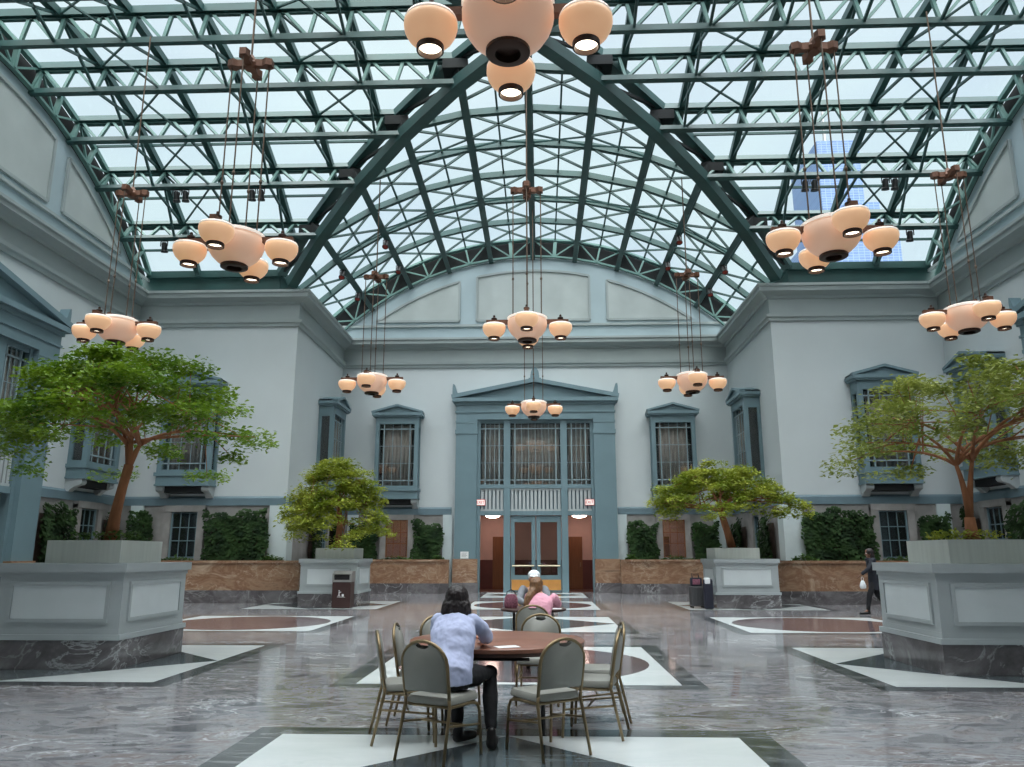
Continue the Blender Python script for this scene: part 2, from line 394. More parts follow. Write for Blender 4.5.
# ------------------------------------------------------------------ tympana (arched upper walls) with plaster panels
def arc_z(x, r): return ZC+sqrt(max(0, r*r-x*x))
def tympanum(name, to3, half, nrm, specs=((-2.55, 2.55, 11.85), (3.35, 7.95, 11.85), (-7.95, -3.35, 11.85))):
    """to3(u,z,out) -> world; panel layout along u"""
    poly = [(-half, 10.6), (half, 10.6)]; n = 40
    for i in range(n+1):
        u = half-2*half*i/n; poly.append((u, max(arc_z(u, RI), 10.9)))
    b = MB().prism([to3(u, z, 0) for u, z in poly], [c*0.3 for c in V(to3(0,0,-1))-V(to3(0,0,0))])
    struct(b.build(name, M['tymp']))
    def outline(u0, u1, zb, rr):
        pts = [(u0, zb), (u1, zb)]
        for i in range(15):
            u = u1+(u0-u1)*i/14; pts.append((u, max(arc_z(u, rr), zb+0.02)))
        return pts
    pl = MB(); fr = MB(); rp = 11.98 if half > 9.2 else 11.78
    for u0, u1, zb in specs:
        po = outline(u0, min(u1, sqrt(rp*rp-(zb-ZC)**2)) if u1 > 0 else u1, zb, rp) if u0 > -3.3 else outline(max(u0, -sqrt(rp*rp-(zb-ZC)**2)), u1, zb, rp)
        pl.prism([to3(u, z, 0.0) for u, z in po], V(to3(0,0,0.02))-V(to3(0,0,0)))
        for i in range(len(po)):
            p, q = po[i], po[(i+1) % len(po)]
            fr.bar(to3(p[0], p[1], 0.03), to3(q[0], q[1], 0.03), 0.10, 0.08, nrm)
    # ledge below the panels
    fr.bar(to3(-half, 11.62, 0.05), to3(half, 11.62, 0.05), 0.10, 0.10, nrm)
    struct(pl.build('trim_6', M['plaster'])); struct(fr.build('trim_7', M['cornice']))
SIDEP = ((-3.25, 3.25, 11.9), (4.0, 8.5, 11.9), (-8.5, -4.0, 11.9))
tympanum('wall_back_arch', lambda u, z, o: (u, YB-o, z), 9.0, (0, -1, 0))
tympanum('wall_left_arch', lambda u, z, o: (-W+o, YC+u, z), 9.4, (1, 0, 0), SIDEP)
tympanum('wall_right_arch', lambda u, z, o: (W-o, YC+u, z), 9.4, (-1, 0, 0), SIDEP)

# wing tops and green kerbs at the eaves
EV = R*sin(radians(E_ANG)); EZ = ZC+R*cos(radians(E_ANG))
for s in (-1, 1):
    for (y0, y1) in ((YC+EV, YB+0.3), (YF-0.3, YC-EV)):
        a = sorted((s*EV, s*(W+0.3)))
        struct(MB().box(a[0], y0, 10.9, a[1], y1, EZ-0.03).build('roof_kerb', M['steel']))
    a = sorted((s*(SX-0.05), s*(W+0.3)))
    struct(MB().box(a[0], YW+0.02, 10.9, a[1], YB+0.3, 10.97).build('roof_ledge', M['cornice']))
    struct(MB().box(a[0], YF-0.3, 10.9, a[1], YN-0.02, 10.97).build('roof_ledge', M['cornice']))

# ------------------------------------------------------------------ glass roof and its steel
# frames: 'side' arms run along x (u = dY), 'nave' arms run along y (u = X)
def P(arm, u, w, z):
    """arm: 'L','R','B','F'; u across the vault, w distance from the crossing centre along the arm"""
    if arm == 'L': return V((-w, YC+u, z))
    if arm == 'R': return V((w, YC+u, z))
    if arm == 'B': return V((u, YC+w, z))
    return V((u, YC-w, z))
ALEN = {'L': W, 'R': W, 'B': YB-YC, 'F': YC-YF}
RIBSTEP = {'L': 1.95, 'R': 1.95, 'B': 2.15, 'F': 2.15}
FULL = [-45]+[-a for a in reversed(ANG[1:])]+ANG+[45]
def uz(a, r): t = radians(a); return r*sin(t), ZC+r*cos(t)

for arm in 'LRBF':
    end = ALEN[arm]
    g = MB()
    for i in range(len(FULL)-1):
        (u0, z0), (u1, z1) = uz(FULL[i], R+0.10), uz(FULL[i+1], R+0.10)
        pts = [P(arm, u0, end+0.3, z0), P(arm, u1, end+0.3, z1), P(arm, u1, abs(u1), z1), P(arm, u0, abs(u0), z0)]
        if abs(u0) < 1e-6 or abs(u1) < 1e-6: pass
        g.add(pts, [(0, 1, 2, 3)])
    struct(g.build('ceiling_glazing', M['skyglass']))
    # purlin trusses, one object each
    for a in [-x for x in reversed(ANG[1:])]+ANG:
        u0, z0 = uz(a, R); u1, z1 = uz(a, RI)
        nrm = P(arm, sin(radians(a)), 0, cos(radians(a)))-P(arm, 0, 0, 0)
        t = MB()
        wi0, wi1 = abs(u0), abs(u1)
        t.bar(P(arm, u0, wi0, z0), P(arm, u0, end, z0), 0.26, 0.22, nrm)
        t.bar(P(arm, u0, wi0, z0-0.02), P(arm, u0, end, z0-0.02), 0.09, 0.30, nrm)
        t.bar(P(arm, u1, wi1, z1), P(arm, u1, end, z1), 0.16 if arm in 'LR' else 0.20, 0.17, nrm)
        bay = RIBSTEP[arm]/2; k = 0
        t2 = MB()
        while end-k*bay > wi0+0.2:
            w0 = end-k*bay; w1 = w0-bay
            t2.bar(P(arm, u1, w0, z1), P(arm, u0, w0-bay*0.2, z0), 0.09, 0.09, nrm)
            if w1 > wi1: t2.bar(P(arm, u0, w0-bay*0.2, z0), P(arm, u1, w1, z1), 0.09, 0.08, nrm)
            k += 1
        o = struct(t.build('ceiling_truss', M['steel'])); t2.build('web', M['steel_lit'], o)
    # thin glazing bars between the purlins
    gb = MB()
    for i in range(len(FULL)-1):
        a = (FULL[i]+FULL[i+1])/2; u0, z0 = uz(a, R*cos(radians((FULL[i+1]-FULL[i])/2))+0.05)
        gb.bar(P(arm, u0, abs(u0), z0), P(arm, u0, end, z0), 0.06, 0.08)
    struct(gb.build('ceiling_glazing_bar', M['steel']))
    # eave beams
    for a in (-45, 45):
        u0, z0 = uz(a, R)
        struct(MB().bar(P(arm, u0, EV, z0), P(arm, u0, end, z0), 0.22, 0.26).build('ceiling_eave_beam', M['steel']))
    # ribs across the arm with their bracing
    k = 1
    while True:
        w = end-k*RIBSTEP[arm]; k += 1
        if w < 0.4: break
        rb = MB(); br = MB()
        lim = 45 if w >= EV else math.degrees(asin(w/R))
        aa = [a for a in FULL if abs(a) <= lim+1e-6]
        if lim < 45: aa = [-lim]+aa+[lim]
        for i in range(len(aa)-1):
            (u0, z0), (u1, z1) = uz(aa[i], R), uz(aa[i+1], R)
            rb.bar(P(arm, u0, w, z0), P(arm, u1, w, z1), 0.19, 0.22, (0,0,1))
        nodes = [a for a in FULL if abs(a) <= min(lim, 45)]
        for i in range(len(nodes)-1):
            a0, a1 = nodes[i], nodes[i+1]
            (u0, z0), (u1, z1) = uz(a0, R), uz(a1, R); (l0, y0), (l1, y1) = uz(a0, RI), uz(a1, RI)
            if abs(a0) < 44: br.bar(P(arm, l0, w, y0), P(arm, u1, w, z1), 0.07, 0.07)
            if abs(a1) < 44 and (arm in 'BF' or a1 < 0.1 or k % 2 == 0): br.bar(P(arm, l1, w, y1), P(arm, u0, w, z0), 0.07, 0.07)
        o = struct(rb.build('ceiling_rib', M['steel'])); br.build('bracing', M['steel'], o)
        # cross rods on the slope between this rib and the next one out
        w2 = w+RIBSTEP[arm]
        if (k % 3 == 0) if arm in 'LR' else (k % 2 == 0):
            xr = MB()
            for i in range(len(nodes)-1):
                (u0, z0), (u1, z1) = uz(nodes[i], R), uz(nodes[i+1], R); (l0, y0), (l1, y1) = uz(nodes[i], RI), uz(nodes[i+1], RI)
                if abs(nodes[i]) < 44 and abs(nodes[i+1]) < 44:
                    xr.bar(P(arm, l0, w, y0), P(arm, u1, w2, z1), 0.05, 0.05); xr.bar(P(arm, l1, w, y1), P(arm, u0, w2, z0), 0.05, 0.05)
            if xr.v: xr.build('rod_bracing', M['steel'], o)
    # end truss against the wall
    if arm != 'F':
        et = MB(); bk = MB(); n = 20
        for i in range(n):
            a0, a1 = -45+90*i/n, -45+90*(i+1)/n
            (u0, z0), (u1, z1) = uz(a0, R), uz(a1, R); (l0, y0), (l1, y1) = uz(a0, RI+0.05), uz(a1, RI+0.05)
            bk.add([P(arm, l0, end+0.1, y0), P(arm, l1, end+0.1, y1), P(arm, u1, end+0.1, z1), P(arm, u0, end+0.1, z0)], [(0,1,2,3)])
            et.bar(P(arm, u0, end-0.1, z0-0.05), P(arm, u1, end-0.1, z1-0.05), 0.16, 0.14)
            et.bar(P(arm, l0, end-0.1, y0), P(arm, l1, end-0.1, y1), 0.14, 0.08)
            if i > 0: et.bar(P(arm, l0, end-0.12, y0), P(arm, u0, end-0.12, z0), 0.16, 0.08, (0,0,1))
            if i % 2: et.bar(P(arm, l0, end-0.12, y0), P(arm, u1, end-0.12, z1), 0.06, 0.06)
            else: et.bar(P(arm, u0, end-0.12, z0), P(arm, l1, end-0.12, y1), 0.06, 0.06)
        o = struct(et.build('ceiling_end_truss', M['steel_lit'])); bk.build('backing', M['node_recess_dark'], o)  # backing is a near-black sheet painted as the deep shade of the recess

# groin ribs over the crossing
for sxx in (-1, 1):
    for syy in (-1, 1):
        up = MB(); lo = MB(); bx = MB()
        for i in range(len(ANG)):
            a0 = ANG[i]; a1 = (ANG+[45])[i+1]
            (u0, z0), (u1, z1) = uz(a0, R), uz(a1, R); (l0, y0), (l1, y1) = uz(a0, RI), uz(a1, RI)
            A = (sxx*u0, YC+syy*u0, z0); B_ = (sxx*u1, YC+syy*u1, z1)
            C_ = (sxx*l0, YC+syy*l0, y0); D = (sxx*l1, YC+syy*l1, y1)
            up.bar(A, B_, 0.34, 0.26)
            if i < 4 or True: lo.bar(C_, D, 0.36, 0.36)
            bx.bar(C_, A, 0.24, 0.24)
            bx.bar(C_, B_, 0.09, 0.09)
            if i > 0: bx.box(sxx*u0-0.36, YC+syy*u0-0.30, z0-0.5, sxx*u0+0.36, YC+syy*u0+0.30, z0-0.2)
        o = struct(up.build('ceiling_groin', M['steel'])); lo.build('lower_chord', M['steel'], o); bx.build('node_plate', M['node_recess_dark'], o)

# ------------------------------------------------------------------ bay windows, lower windows, curtains
NWIN = [0]
def curtain_mb(u0, u1, v, z0, z1, f, amp=0.05, per=0.17):
    n = max(8, int((u1-u0)/0.04)); b = MB(); vs = []
    for i in range(n+1):
        u = u0+(u1-u0)*i/n; d = amp*sin(2*pi*(u-u0)/per)+0.02*sin(9*u)
        vs += [f(u, v+d, z0), f(u, v+d*0.7, z1)]
    for t in (0.012,):
        n0 = len(vs); vs += [f(*p) for p in []]
    b.add(vs, [(2*i, 2*i+2, 2*i+3, 2*i+1) for i in range(n)])
    return b
def bay(origin, rz, clabel, hw=0.93):
    """local: x along the wall, -y out of the wall into the room"""
    NWIN[0] += 1; n = NWIN[0]; D = 0.62
    root = struct(empty('window_%d' % n, origin, rz))
    fr = MB()
    for s in (-1, 1):
        a = sorted((s*hw, s*(hw-0.17))); fr.box(a[0], -D, 4.30, a[1], -D+0.17, 7.20)
        a = sorted((s*hw, s*(hw-0.10))); fr.box(a[0], -0.12, 4.30, a[1], 0.0, 7.20)
        fr.box(min(s*hw, s*(hw-0.12)), -D+0.17, 6.95, max(s*hw, s*(hw-0.12)), -0.12, 7.20)
        fr.box(min(s*hw, s*(hw-0.12)), -D+0.17, 4.30, max(s*hw, s*(hw-0.12)), -0.12, 4.42)
    fr.box(-hw+0.17, -D, 7.06, hw-0.17, -D+0.17, 7.20); fr.box(-hw, -D, 7.20, hw, 0, 7.42)
    fr.box(-hw+0.17, -D, 4.30, hw-0.17, -D+0.15, 4.40)
    fr.build('frame', M['trimblue'], root)
    c = MB(); ov = 0.16
    c.box(-hw-ov, -D-ov, 7.42, hw+ov, 0, 7.54); c.box(-hw-ov+0.05, -D-ov+0.05, 7.36, hw+ov-0.05, 0, 7.42)
    c.prism([(-hw-ov, -D-ov+0.10, 7.54), (hw+ov, -D-ov+0.10, 7.54), (0, -D-ov+0.10, 7.80)], (0, D+ov-0.10, 0))
    for s in (-1, 1): c.bar((s*(hw+ov+0.02), -D-ov+0.10, 7.56), (0, -D-ov+0.10, 7.86), 0.22, 0.09)
    for s in (-1, 1): c.add([(s*(hw+ov), -D-ov, 7.60), (0, -D-ov, 7.90), (0, 0, 7.90), (s*(hw+ov), 0, 7.60)], [(0,1,2,3)])
    c.build('pediment', M['trimblue'], root)
    sl = MB(); sl.box(-hw-0.06, -D-0.06, 4.18, hw+0.06, 0, 4.30); sl.box(-hw, -D, 3.88, hw, 0, 4.18); sl.box(-hw-0.03, -D-0.03, 3.84, hw+0.03, 0, 3.90)
    sl.build('sill', M['trimblue'], root)
    for s in (-1, 1):
        cb = MB(); x0, x1 = sorted((s*(hw-0.02), s*(hw-0.24)))
        cb.prism([(x0, 0, 3.45), (x0, -0.14, 3.45), (x0, -0.30, 3.60), (x0, -0.50, 3.66), (x0, -0.52, 3.84), (x0, 0, 3.84)], (x1-x0, 0, 0))
        cb.tube([(x0-0.02, -0.46, 3.75), (x1+0.02, -0.46, 3.75)], 0.10, 12); cb.tube([(x0-0.02, -0.12, 3.52), (x1+0.02, -0.12, 3.52)], 0.07, 12)
        cb.build('corbel', M['planterpaint'], root)
    un = MB(); un.box(-hw+0.26, -0.45, 3.62, hw-0.26, 0, 3.84); un.build('soffit_shade', M['dark'], root)  # dark block painted as the shade beneath the bay
    mu = MB(); gy = -D+0.09; g0, g1 = -hw+0.17, hw-0.17
    for u in (g0+0.20, g1-0.20): mu.box(u-0.022, gy-0.03, 4.40, u+0.022, gy+0.01, 7.06)
    for u in (g0+0.20+(g1-g0-0.4)/3, g1-0.20-(g1-g0-0.4)/3): mu.box(u-0.010, gy-0.02, 4.40, u+0.010, gy+0.01, 7.06)
    for z in (4.62, 6.84): mu.box(g0, gy-0.03, z-0.022, g1, gy+0.01, z+0.022)
    for z in (5.36, 6.10): mu.box(g0, gy-0.02, z-0.010, g1, gy+0.01, z+0.010)
    mu.build('mullions', M['mull'], root)
    gl = MB(); gl.box(g0, gy+0.012, 4.40, g1, gy+0.022, 7.06); gl.build('pane', M['winglass'], root)
    for s in (-1, 1):
        xx = s*(hw-0.06); g = MB(); g.box(xx-0.005, -D+0.17, 4.42, xx+0.005, -0.12, 6.95); g.build('pane', M['winglass'], root)
    back = MB(); back.box(-hw+0.10, -0.04, 4.31, hw-0.10, -0.01, 7.19); back.build('backing', M['dark'], root)  # dark panel painted as the unlit room behind the curtain
    ct = empty('x'); bpy.data.objects.remove(ct)
    cu = curtain_mb(g0+0.14, g1-0.14, -D+0.20, 4.34, 7.05, lambda u, v, z: (u, v, z)).build('curtain', M['curtain'], None, smooth=True, fix=False)
    cu.location = origin; cu.rotation_euler = (0, 0, rz)
    tag(cu, clabel, 'curtain', 'curtains in the bay windows')
    sd = cu.modifiers.new('s', 'SOLIDIFY'); sd.thickness = 0.008

BX = 12.05
bay((-BX, YW, 0), 0, 'pleated curtain in the bay window on the wing wall behind the large round green tree')
bay((BX, YW, 0), 0, 'pleated curtain in the bay window behind the yellowish tree with two stems')
bay((-5.9, YB, 0), 0, 'pleated curtain in the back-wall bay window above the weeping bright green tree')
bay((5.95, YB, 0), 0, 'pleated curtain in the back-wall bay window behind the flat-topped lime tree')
bay((-SX, 30.9, 0), pi/2, 'pleated curtain in the narrow-looking bay on the side of the wing left of the portal')
bay((SX, 29.7, 0), -pi/2, 'pleated curtain in the narrow-looking bay on the side of the wing right of the portal')
bay((-W, 24.4, 0), pi/2, 'pleated curtain in the bay beside the pilaster of the left portal')
bay((W, 24.4, 0), -pi/2, 'pleated curtain in the bay on the far right side wall, half behind foliage')

def low_window(origin, rz, lit=False):
    NWIN[0] += 1
    root = struct(empty('window_%d' % NWIN[0], origin, rz))
    s = MB(); s.box(-0.72, -0.16, 1.2, -0.47, 0, 3.1); s.box(0.47, -0.16, 1.2, 0.72, 0, 3.1); s.box(-0.72, -0.18, 2.98, 0.72, 0, 3.2); s.box(-0.72, -0.2, 1.2, 0.72, 0, 1.42)
    s.build('surround', M['stone'], root)
    f = MB()
    for u in (-0.45, 0.45): f.box(u-0.03, -0.09, 1.42, u+0.03, -0.03, 2.98)
    for u in (-0.15, 0.15): f.box(u-0.012, -0.08, 1.42, u+0.012, -0.05, 2.98)
    for z in (1.45, 2.0, 2.45, 2.95): f.box(-0.45, -0.08, z-0.015, 0.45, -0.05, z+0.015)
    f.build('frame', M['trimblue'] if not lit else M['doorwood'], root)
    MB().box(-0.45, -0.05, 1.42, 0.45, -0.042, 2.98).build('pane', M['winglass'] if not lit else M['doorglass'], root)
    if not lit: MB().box(-0.47, -0.03, 1.42, 0.47, -0.005, 2.98).build('backing', M['dark'], root)
for x in (-BX, BX): low_window((x, YW-0.05, 0), 0)
for x in (-5.85, 5.85): low_window((x, YB-0.05, 0), 0, True)
low_window((-SX+0.05, 30.9, 0), pi/2); low_window((SX-0.05, 29.7, 0), -pi/2)
low_window((-W+0.05, 24.7, 0), pi/2); low_window((W-0.05, 24.7, 0), -pi/2)

# ------------------------------------------------------------------ portals
def text_mesh(body, size, name, m, parent, loc, rot):
    cu = bpy.data.curves.new(name, 'FONT'); cu.body = body; cu.size = size; cu.extrude = 0.003; cu.align_x = 'CENTER'; cu.align_y = 'CENTER'
    o = bpy.data.objects.new(name, cu); COL.objects.link(o)
    dg = bpy.context.evaluated_depsgraph_get()
    me = bpy.data.meshes.new_from_object(o.evaluated_get(dg)); bpy.data.objects.remove(o)
    me.materials.clear(); me.materials.append(m)
    q = bpy.data.objects.new(name, me); COL.objects.link(q); q.parent = parent; q.location = loc; q.rotation_euler = rot
    return q

def portal(idx, origin, rz, clabels):
    """local: x along wall, -y into the room, wall face at y=0"""
    D = 0.5
    root = struct(empty('trim_%d' % (20+idx), origin, rz))
    for s in (-1, 1):
        a = sorted((s*2.5, s*3.42))
        p = MB(); p.box(a[0], -D, 1.36, a[1], 0.0, 6.30); p.box(a[0]-0.03, -D-0.03, 6.62, a[1]+0.03, 0, 6.80); p.box(a[0], -D, 6.30, a[1], 0, 7.25)
        p.box(a[0]-0.02, -D-0.02, 7.10, a[1]+0.02, 0, 7.2)
        p.build('pilaster', M['trimblue'], root)
        q = MB(); q.box(a[0]-0.06, -D-0.06, 0.40, a[1]+0.06, 0, 1.36); q.build('pilaster_base', M['brown'], root)
        q = MB(); q.box(a[0]-0.09, -D-0.09, 0.0, a[1]+0.09, 0, 0.40); q.build('plinth', M['plinth'], root)
    e = MB(); e.box(-3.42, -D, 7.25, 3.42, 0, 8.0); e.box(-3.46, -D-0.04, 7.55, 3.46, 0, 7.62); e.box(-3.48, -D-0.06, 7.9, 3.48, 0, 8.02)
    e.build('entablature', M['trimblue'], root)
    c = MB(); c.box(-3.58, -D-0.2, 8.02, 3.58, 0, 8.18)
    c.prism([(-3.4, -D, 8.18), (3.4, -D, 8.18), (0, -D, 8.85)], (0, D, 0))
    for s in (-1, 1):
        c.bar((s*3.62, -D/2-0.1, 8.24), (0, -D/2-0.1, 8.96), D+0.22, 0.17)
    c.build('pediment', M['trimblue'], root)
    for s in (-1, 1):
        ac = MB(); x = s*3.46
        pr = [(0.0, 0), (0.26, 0), (0.24, 0.12), (0.16, 0.3), (0.10, 0.52), (0.02, 0.55), (0.0, 0.4)]
        ac.prism([(x+s*(0.13-u), -D-0.1, 8.26+z) for u, z in pr], (0, 0.3, 0)); ac.build('acroterion', M['trimblue'], root)
    ac = MB(); pts = [(-0.2, 0), (0.2, 0), (0.2, 0.12), (0.17, 0.34), (0.10, 0.5), (0, 0.56), (-0.10, 0.5), (-0.17, 0.34), (-0.2, 0.12)]
    ac.prism([(u, -D-0.12, 8.98+z) for u, z in pts], (0, 0.25, 0)); ac.box(-0.27, -D-0.15, 8.92, 0.27, -D+0.2, 9.05); ac.build('acroterion', M['trimblue'], root)
    # mullion posts, transoms
    m = MB()
    for s in (-1, 1):
        a = sorted((s*1.08, s*1.36)); m.box(a[0], -0.36, 0, a[1], -0.08, 7.25)
        a = sorted((s*2.36, s*2.5)); m.box(a[0], -0.34, 0, a[1], -0.08, 7.25)
    m.box(-2.36, -0.33, 4.30, 2.36, -0.06, 4.46); m.box(-2.36, -0.33, 3.16, 2.36, -0.06, 3.34); m.box(-2.36, -0.30, 7.12, 2.36, -0.09, 7.25)
    m.build('post_frame', M['trimblue'], root)
    bl = MB()
    for a, b_ in ((-2.36, -1.36), (-1.08, 1.08), (1.36, 2.36)):
        n = max(5, round((b_-a)/0.165))
        for i in range(n): x = a+(b_-a)*(i+0.5)/n; bl.box(x-0.055, -0.27, 3.34, x+0.055, -0.17, 4.30)
        bl.box(a, -0.28, 4.22, b_, -0.16, 4.30); bl.box(a, -0.28, 3.34, b_, -0.16, 3.42)
    bl.build('balustrade', M['planterpaint'], root)
    MB().box(-2.5, -0.14, 3.34, 2.5, -0.10, 4.30).build('spandrel', M['band'], root)
    mu = MB()
    for a, b_ in ((-2.36, -1.36), (-1.08, 1.08), (1.36, 2.36)):
        gl = MB(); gl.box(a, -0.2, 4.46, b_, -0.19, 7.12); gl.build('pane', M['winglass'], root)
        for u in (a+0.2, b_-0.2): mu.box(u-0.025, -0.25, 4.46, u+0.025, -0.20, 7.12)
        for z in (4.66, 6.88): mu.box(a, -0.25, z-0.022, b_, -0.20, z+0.022)
        k = 2 if b_-a < 1.5 else 5
        for i in range(1, k+1): u = a+0.2+(b_-a-0.4)*i/(k+1); mu.box(u-0.010, -0.23, 4.46, u+0.010, -0.20, 7.12)
        for z in (5.4, 6.14): mu.box(a, -0.23, z-0.010, b_, -0.20, z+0.010)
    mu.build('mullions', M['mull'], root)
    MB().box(-2.5, 0.25, 4.3, 2.5, 0.3, 7.3).build('backing', M['dark'], root)
    for (a, b_), lab in zip(((-2.3, -1.42), (-1.02, 1.02), (1.42, 2.3)), clabels):
        cu = curtain_mb(a, b_, 0.02, 4.47, 7.1, lambda u, v, z: (u, v, z), 0.04, 0.15).build('curtain', M['curtain'], None, smooth=True, fix=False)
        cu.location = origin; cu.rotation_euler = (0, 0, rz)
        tag(cu, lab, 'curtain', 'curtains in the portal windows')
        sd = cu.modifiers.new('s', 'SOLIDIFY'); sd.thickness = 0.008
    # central pair of doors
    for s in (-1, 1):
        d = struct(empty('door_%d' % (idx*2+(1 if s > 0 else 0)+1), origin, rz))
        x0, x1 = sorted((s*0.02, s*1.06)); y0, y1 = -0.24, -0.18
        f = MB(); st = 0.165
        f.box(x0, y0, 0.03, x0+st, y1, 3.14); f.box(x1-st, y0, 0.03, x1, y1, 3.14); f.box(x0+st, y0, 2.88, x1-st, y1, 3.14); f.box(x0+st, y0, 0.03, x1-st, y1, 0.70)
        f.build('door_frame', M['trimblue'], d)
        MB().box(x0+st, y0+0.02, 0.70, x1-st, y0+0.03, 2.88).build('pane', M['doorglass'], d)
        MB().box(x0+0.03, y0-0.015, 0.10, x1-0.03, y0, 0.52).build('kick_plate', M['orange'], d)
        MB().tube([(x0+0.06, y0-0.06, 1.08), (x1-0.06, y0-0.06, 1.08)], 0.035, 8).build('push_bar', M['bar'], d)
    return root

portal(0, (0.06, YB, 0), 0, ('narrow curtain left of the middle pane above the entrance doors', 'wide curtain in the middle pane above the entrance doors', 'narrow curtain right of the middle pane above the entrance doors'))
portal(1, (-W, 18.25, 0), pi/2, ('curtain in the far-off pane of the portal on the left side wall', 'wide curtain in the middle pane of the left side portal', 'curtain in the portal pane next to the pilaster at the left picture edge'))
portal(2, (W, 18.25, 0), -pi/2, ('curtain in the near pane of the portal on the right side wall', 'wide curtain in the middle pane of the right side portal', 'curtain in the farther pane of the right side portal'))

# lobby behind the back portal
lob = MB(); lob.box(-8.4, 36.6, 0, 8.4, 36.8, 3.3); lob.box(-8.4, 33.6, 0, -8.2, 36.6, 3.3); lob.box(8.2, 33.6, 0, 8.4, 36.6, 3.3)
struct(lob.build('wall_lobby', M['lobbywall']))
struct(MB().box(-8.4, YB+0.3, -0.2, 8.4, 36.8, 0.0).build('floor_lobby', M['lobbyfloor']))
struct(MB().box(-8.4, YB+0.3, 3.3, 8.4, 36.8, 3.4).build('ceiling_lobby', M['lobbywall']))
struct(MB().box(-8.2, 36.55, 0, 8.2, 36.6, 1.3).build('baseboard_lobby', M['wainscot']))
for i, x in enumerate((-1.55, 1.75, -5.6, 5.75)):
    d = struct(empty('door_%d' % (10+i), (x, 36.5, 0)))
    MB().box(-0.42, -0.06, 0, 0.42, 0.04, 2.35).build('leaf', M['doorwood'], d); MB().tube([(0.32, -0.1, 1.0), (0.32, -0.1, 1.2)], 0.02, 6).build('handle', M['brass'], d)

# side lobbies (dark recess behind side portals)
for s in (-1, 1):
    a = sorted((s*(W+0.3), s*(W+2.5)))
    b = MB(); b.box(min(s*(W+2.3), s*(W+2.5)), 15.5, 0, max(s*(W+2.3), s*(W+2.5)), 21.0, 7.5); b.box(a[0], 15.5, 0, a[1], 15.7, 7.5); b.box(a[0], 20.8, 0, a[1], 21.0, 7.5); b.box(a[0], 15.5, 7.4, a[1], 21, 7.5)
    struct(b.build('wall_vestibule', M['lobbywall']))

# signs
for x, lab in ((-2.28, 'small lit red EXIT sign at the left end of the balustrade over the doors'), (2.34, 'small lit red EXIT sign at the right end of the balustrade over the doors')):
    t = thing('exit_sign', lab, 'sign', (x, YB-0.36, 3.70), 0, 'exit signs on the portal')
    MB().box(-0.20, 0.0, -0.13, 0.20, 0.06, 0.13).build('housing', M['signred'], t)
    MB().box(-0.18, -0.012, -0.11, 0.18, 0.0, 0.11).build('face', M['signface'], t)
    text_mesh('EXIT', 0.17, 'letters', M['signred'], t, (0, -0.016, 0), (pi/2, 0, 0))
t = thing('paper_notice', 'white paper notice on the foot of the left portal pilaster', 'sign', (-2.92, YB-0.52, 1.52))
MB().box(-0.17, -0.012, -0.14, 0.17, 0.0, 0.14).build('sheet', M['paper'], t)
nb = MB()
for i in range(4): nb.box(-0.12, -0.015, 0.075-i*0.05, 0.12-0.05*(i % 2), -0.012, 0.087-i*0.05)
nb.build('printed_lines', M['case'], t)

# ------------------------------------------------------------------ planting-bed walls
for s, side in ((-1, 'left'), (1, 'right')):
    path = [(s*13.2, 21.9), (s*13.2, 25.6), (s*7.62, 25.6), (s*7.62, 32.05), (s*3.49, 32.05)]
    if s > 0: path = path
    else: path = path
    sg = 1 if s < 0 else -1
    # room lies to the right of this walk on the left side -> mirror the profile
    pb = [(0, 0.40), (0.30*sg, 0.40), (0.30*sg, 1.34), (0, 1.34)]
    cap = [(-0.05*sg, 1.26), (0.33*sg, 1.26), (0.33*sg, 1.345), (-0.05*sg, 1.345)]
    foot = [(-0.04*sg, 0.40), (0.0, 0.40), (0.0, 0.50), (-0.04*sg, 0.50)]
    base = [(-0.10*sg, 0.0), (0.30*sg, 0.0), (0.30*sg, 0.40), (-0.10*sg, 0.40)]
    struct(MB().sweep(path, pb).sweep(path, cap).sweep(path, foot).build('wall_planting_bed_'+side, M['brown']))
    struct(MB().sweep(path, base).build('baseboard_planting_bed_'+side, M['plinth']))
    so = MB()
    for (xa, ya, xb, yb) in ((13.5, 21.9, 14.45, 25.9), (7.65, 25.9, 14.45, 26.7), (7.95, 26.7, 8.5, 32.35), (3.6, 32.35, 8.5, 33.25)):
        a = sorted((s*xa, s*xb)); so.box(a[0], ya, 0.9, a[1], yb, 1.22)
    struct(so.build('ground_planting_bed_'+side, M['soil']))

# ------------------------------------------------------------------ floor inlays
def inlay(poly, z, m, name='floor_inlay'):
    struct(MB().prism([(x, y, 0.0) for x, y in poly], (0, 0, z)).build(name, m))
def square(cx, cy, h): return [(cx-h, cy-h), (cx+h, cy-h), (cx+h, cy+h), (cx-h, cy+h)]
for cx in (-6.43, 0.0, 6.43):
    for i, cy in enumerate((5.15, 11.77, 18.25, 24.8, 31.0)):
        if cx and i in (0, 4): continue
        inlay(square(cx, cy, 2.24 if i < 4 else 2.1), 0.002, M['inborder'])
        inlay(square(cx, cy, 1.96), 0.004, M['inwhite'])
        star = (i % 2 == 0) if cx == 0 else (i % 2 == 1)
        if star: inlay([(cx-1.95, cy), (cx, cy-1.95), (cx+1.95, cy), (cx, cy+1.95)], 0.006, M['indark'])
        else: inlay([(cx+1.82*cos(2*pi*k/48), cy+1.82*sin(2*pi*k/48)) for k in range(48)], 0.006, M['inred'])

